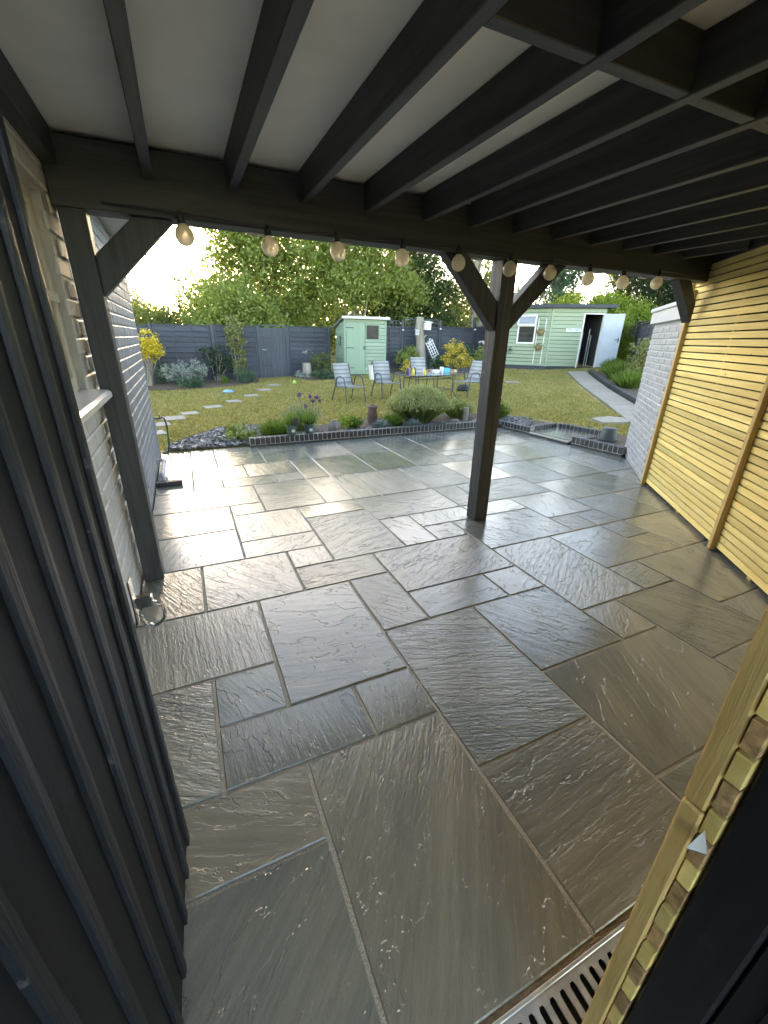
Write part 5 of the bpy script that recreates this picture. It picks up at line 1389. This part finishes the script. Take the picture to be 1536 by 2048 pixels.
fd_ = MB().tube([(0, 0, 0), (0, 0, .33)], .035, 8).build('bird_feeder', M['greywood'], loc=(9.15, 15.66, gz(9, 15.8) + .85)); tag(fd_, 'slim pale bird feeder hanging right of the dead trunk', 'feeder')
shrub('fern_bush', 'feathery green bush left of the dead trunk', 8.1, 15.6, [(0, 0, .55, .45, .4, .42)], 'ash', 1500, .11, 62, rc=.12, aspect=.25, bias=np.array([0, 0, .8]))
shrub('fern_bush', 'low dark green leafy plants right of the dead trunk', 9.35, 15.3, [(0, 0, .32, .45, .35, .28)], 'mint', 1200, .09, 63, rc=.10)
shrub('variegated_shrub', 'bright yellow variegated shrub in front of the back fence', 9.75, 14.75, [(0, 0, .48, .60, .5, .46), (-.1, 0, .85, .40, .36, .32), (.50, -.1, .34, .40, .34, .28)], 'variegated', 3600, .07, 64, rc=.09)
shrub('variegated_shrub', 'small yellow variegated plant behind the table bottles', 7.55, 14.3, [(0, 0, .30, .26, .25, .26)], 'variegated', 1000, .065, 65, rc=.08)
shrub('green_filler', 'dark green bush right of the yellow shrub', 10.6, 15.2, [(0, 0, .5, .38, .35, .42)], 'mint', 1300, .08, 66, rc=.10)
pp = thing('potted_plant', 'green pot with white topped plant beside the veranda post', 'plant', (10.9, 14.6, gz(10.9, 14.6)))
MB().lathe([(.16, 0), (.21, .34), (.19, .34), (.17, .3)], 14).build('pot', M['potgreen'], pp, smooth=True)
r_ = np.random.default_rng(9); nmesh('planting', leaf_quads(r_.normal(0, 1, (420, 3)) * np.array([.13, .13, .14]) + np.array([0, 0, .55]), .08, r_, .4, np.array([0, 0, .8])), 4, L['ash'], pp)
tag(nmesh('flowers', leaf_quads(np.repeat(np.array([[-.08, 0, .98], [.06, 0, 1.02], [.13, 0, .96]]), 16, 0) + r_.normal(0, .025, (48, 3)), .05, r_, .9), 4, L['white'], pp), kind='stuff')
ms = MB()
for x in (-.08, .06, .13): ms.tube([(x * .4, 0, .4), (x, 0, .98)], .005, 5)
ms.build('stem', M['potgreen'], pp)
# leaning lattice
lt_ = thing('leaning_lattice', 'small white lattice panel leaning behind the yellow shrub', 'lattice', (9.45, 15.55, gz(9.4, 15.5) + .1), 0)
lt_.rotation_euler = (R(-8), R(-28), 0)
for k in range(4): MB().box(.0 + k * .10, .028 + k * .10, -.012, 0, 0, 1.02).build('lath', M['whitepaint'], lt_)
for k in range(9): MB().box(0, .33, -.022, -.013, .02 + k * .115, .046 + k * .115).build('lath', M['whitepaint'], lt_)
# raised bed wall of red brick + grey block behind the table
tr_ = thing('low_brick_wall', 'low red brown brick wall of the raised bed behind the table', 'wall', (7.9, 14.15, gz(8, 14.1)), R(-12))
for r in range(3):
    for k in range(6):
        MB().box(0, .215, -.05, .05, 0, .065).build('brick', M['redbrick'], tr_, loc=(k * .225 + (.11 if r % 2 else 0), 0, r * .075 + .002), bevel=.004)
MB().box(0.01, 1.45, -.044, .044, 0, .222).build('mortar', M['mortar'], tr_)
gk = thing('grey_block_edging', 'dark grey edging boards in front of the yellow shrub', 'edging', (9.45, 13.8, gz(9.6, 13.8)), R(-12))
for k in range(2): MB().box(k * .82, k * .82 + .81, -.03, .03, -.02, .20).build('board', M['fence'], gk, bevel=.004)

# ------------------------------------------------------------------ front bed planting
tuft('lavender_bush', 'large rounded lavender bush in the middle of the front bed', 4.05, 7.2, 5200, .68, .66, .007, 'lavender', 71, base=.22, tips=('lavtip', .8, .05), ell=(1.0, .75), cat='shrub')
tuft('lavender_bush', 'lavender clump right of the veranda post by the slate chips', 5.75, 6.95, 900, .42, .34, .007, 'grass', 72, base=.12, tips=('lavtip', .3, .04), cat='shrub')
tuft('lavender_bush', 'green lavender clump left of the veranda post behind the short post', 5.05, 7.35, 800, .40, .36, .007, 'lavender', 73, base=.14, tips=('lavtip', .4, .04), cat='shrub')
tuft('lavender_bush', 'small grey leaved lavender at the foot of the chimney pot', 3.05, 6.78, 420, .24, .19, .006, 'greyblade', 74, base=.06)
tuft('lavender_bush', 'small grey leaved lavender left of the large lavender bush', 3.68, 6.75, 360, .22, .17, .006, 'greyblade', 75, base=.06)
tuft('grass_tuft', 'green grassy clump right of the chimney pot', 3.42, 7.0, 520, .30, .24, .007, 'grass', 76, base=.08)
tuft('grass_tuft', 'green grassy clump between the stone ball and chimney pot', 2.66, 7.15, 420, .28, .22, .008, 'grass', 77, base=.07)
shrub('low_green_plant', 'small yellow green leafy plant between the stone ball and grass clump', 2.42, 6.95, [(0, 0, .12, .14, .12, .12)], 'lime', 260, .05, 78, stems=0, cat='plant')
tuft('grass_tuft', 'arching green grass clump behind the left green pot', 1.22, 6.95, 620, .32, .36, .008, 'grass', 79, base=.10)
tuft('catmint', 'fine grey flowered catmint behind the two green pots', 1.75, 7.35, 420, .46, .36, .005, 'lavender', 80, base=.12, tips=('silver', .7, .035))
shrub('low_green_plant', 'small leafy plant in the slate chips at the left end of the bed', .66, 6.98, [(0, 0, .14, .24, .2, .15)], 'ash', 520, .055, 81, stems=3, cat='plant', rc=.07)
tuft('grass_tuft', 'short weeds at the corner of the brick edging', .86, 6.72, 160, .14, .15, .007, 'grass', 82, base=.05)
# alliums: one plant with five heads
al = thing('allium_plant', 'purple allium flower heads on tall stems in the front bed', 'plant', (1.90, 7.25, gz(1.9, 7.25)))
r_ = np.random.default_rng(12)
hd = [(-.17, 0, .64, .042), (.02, .02, .60, .034), (.13, .0, .585, .036), (.05, -.04, .53, .036), (.18, -.02, .53, .026), (-.08, -.05, .46, .034)]
st = MB()
for (x, y, z, rr) in hd:
    st.tube([(x * .35, y, 0), (x * .8, y, z * .6), (x, y, z)], .0045, 5)
    P_ = r_.normal(0, 1, (150, 3)); P_ /= np.linalg.norm(P_, axis=1, keepdims=True)
    nmesh('flower_head', leaf_quads(P_ * rr * r_.uniform(.6, 1, (150, 1)) + np.array([x, y, z]), .02, r_, .6), 4, L['allium'], al)
st.build('stem', M['potgreen'], al)
for x, y, lab in ((1.40, 6.50, 'left of the two green plastic pots on the brick edging, with a plant tag'), (1.68, 6.50, 'right of the two green plastic pots on the brick edging')):
    p = thing('plant_pot', lab, 'plant pot', (x, y, .139), 0, 'green pots on the brick edging')
    MB().lathe([(.062, 0), (.082, .125), (.090, .127), (.090, .148), (.080, .148), (.074, .11)], 16).build('pot', M['potgreen'], p, smooth=True)
    r_ = np.random.default_rng(int(x * 100))
    n = 190; a = r_.uniform(0, 6.28, n); q = np.sqrt(r_.random(n)); B = np.stack([np.cos(a) * q * .06, np.sin(a) * q * .06, 0 * a + .12], 1); T = np.stack([np.cos(a) * q * .17, np.sin(a) * q * .17, .26 + .16 * r_.random(n)], 1)
    th_ = r_.uniform(0, 6.28, n); U = np.stack([np.cos(th_), np.sin(th_), 0 * th_], 1) * .005
    nmesh('planting', np.stack([B - U, B + U, T], 1).reshape(-1, 3), 3, L['grass'], p)
    MB().box(-.02, .03, -.092, -.089, .05, .09).build('price_label', M['whitepaint'], p)
    if x < 1.5: MB().box(.01, .075, -.09, -.087, .14, .27).build('plant_tag', M['purpleplastic'], p)
sb = thing('stone_urn', 'round brown stone ball urn on the slate chips of the front bed', 'urn', (2.20, 6.82, gz(2.2, 6.8) + .02))
nseg = 20; V = []; prof = [(.06, 0), (.085, .03), (.105, .09), (.105, .14), (.085, .19), (.045, .215), (.045, .235), (.02, .24)]
MBs = MB(); vs = []
for k, (rr, z) in enumerate(prof):
    for j in range(nseg):
        t = 2 * math.pi * j / nseg; w = rr * (1 + (.045 if j % 2 else -.045) * (1 if 0 < k < 5 else 0)); vs.append((w * math.cos(t), w * math.sin(t), z))
MBs.add(vs, [(k * nseg + j, k * nseg + (j + 1) % nseg, (k + 1) * nseg + (j + 1) % nseg, (k + 1) * nseg + j) for k in range(len(prof) - 1) for j in range(nseg)] + [tuple((len(prof) - 1) * nseg + j for j in range(nseg))])
MBs.build('body', M['stone'], sb, smooth=True)
cpn = thing('chimney_pot', 'dark red patterned chimney pot standing in the front bed', 'chimney pot', (3.12, 7.32, gz(3.1, 7.3)))
MB().lathe([(.088, 0), (.085, .33), (.098, .335), (.098, .365), (.075, .385), (.060, .385), (.058, .30)], 20).build('pot', M['terracotta'], cpn, smooth=True)
for lev in range(2):
    for k in range(10):
        a = 2 * math.pi * (k + .5 * lev) / 10; c = Vector((.087 * math.cos(a), .087 * math.sin(a), .12 + .09 * lev)); tt = Vector((-math.sin(a), math.cos(a), 0)); n_ = Vector((math.cos(a), math.sin(a), 0)) * .006
        loop = [c + n_ + tt * .026 * math.cos(q) + Vector((0, 0, .042 * math.sin(q))) for q in [math.pi * .5 * w for w in range(5)]]
        MB().tube(loop, .004, 4).build('relief_diamond', M['stone'], cpn)
sp = thing('short_timber_post', 'short weathered timber post in the bed left of the veranda post', 'post', (5.05, 7.05, gz(5, 7)))
MB().lathe([(.062, -.02), (.06, .2), (.058, .265), (.05, .275), (.001, .278)], 12).build('post', M['palebark'], sp, smooth=True)
for k, (x, y, s) in enumerate(((4.72, 6.95, .09), (5.10, 6.72, .10), (5.30, 6.74, .08))):
    rr = random.Random(k); me = bpy.data.meshes.new('rock'); bm = bmesh.new(); bmesh.ops.create_icosphere(bm, subdivisions=2, radius=s)
    for v in bm.verts: v.co = Vector((v.co.x * 1.3, v.co.y, v.co.z * .6)) * rr.uniform(.85, 1.1)
    bm.to_mesh(me); bm.free(); me.materials.append(M['stone']); o = bpy.data.objects.new('rock', me); link(o); o.location = (x, y, gz(x, y) + s * .4)
    tag(o, ['grey rounded rock beside the large lavender bush', 'flat grey rock behind the edging before the short post', 'small grey rock behind the edging beside the veranda post'][k], 'rock')
up = thing('upturned_pot', 'upturned dark grey plastic pot beside the grey outbuilding', 'plant pot', (6.30, 4.72, gz(6.3, 4.7) + .02))
MB().lathe([(.150, 0), (.150, .03), (.138, .032), (.112, .205), (.106, .212), (.001, .212)], 20).build('body', M['potgrey'], up, smooth=True)

# side border planting at the right
tuft('border_grass', 'long green leaves at the near end of the side border', 11.6, 8.4, 700, .55, .60, .011, 'grass', 91, base=.25, group='plants of the side border')
tuft('border_grass', 'long green leaves in the middle of the side border', 12.7, 9.6, 800, .60, .65, .011, 'grass', 92, base=.28, group='plants of the side border')
tuft('border_grass', 'green leaves beside the step of the large shed', 13.6, 10.6, 600, .55, .50, .011, 'grass', 93, base=.22, group='plants of the side border')
shrub('border_shrub', 'pale leaved shrub at the near right of the side border', 12.75, 9.0, [(0, 0, .75, .50, .5, .50), (.1, 0, .35, .5, .5, .35)], 'photinia', 2200, .075, 94, rc=.11)
shrub('border_shrub', 'dark green bush behind the open door of the large shed', 15.75, 12.35, [(0, 0, .8, .6, .5, .8), (.2, -.3, .5, .5, .5, .6), (0, 0, 1.55, .55, .5, .5)], 'lime', 3000, .09, 95, rc=.15)
shrub('border_shrub', 'small dark reddish plant at the front of the side border', 11.9, 8.9, [(0, 0, .2, .25, .22, .2)], 'rose', 600, .06, 96, stems=0, cat='plant')
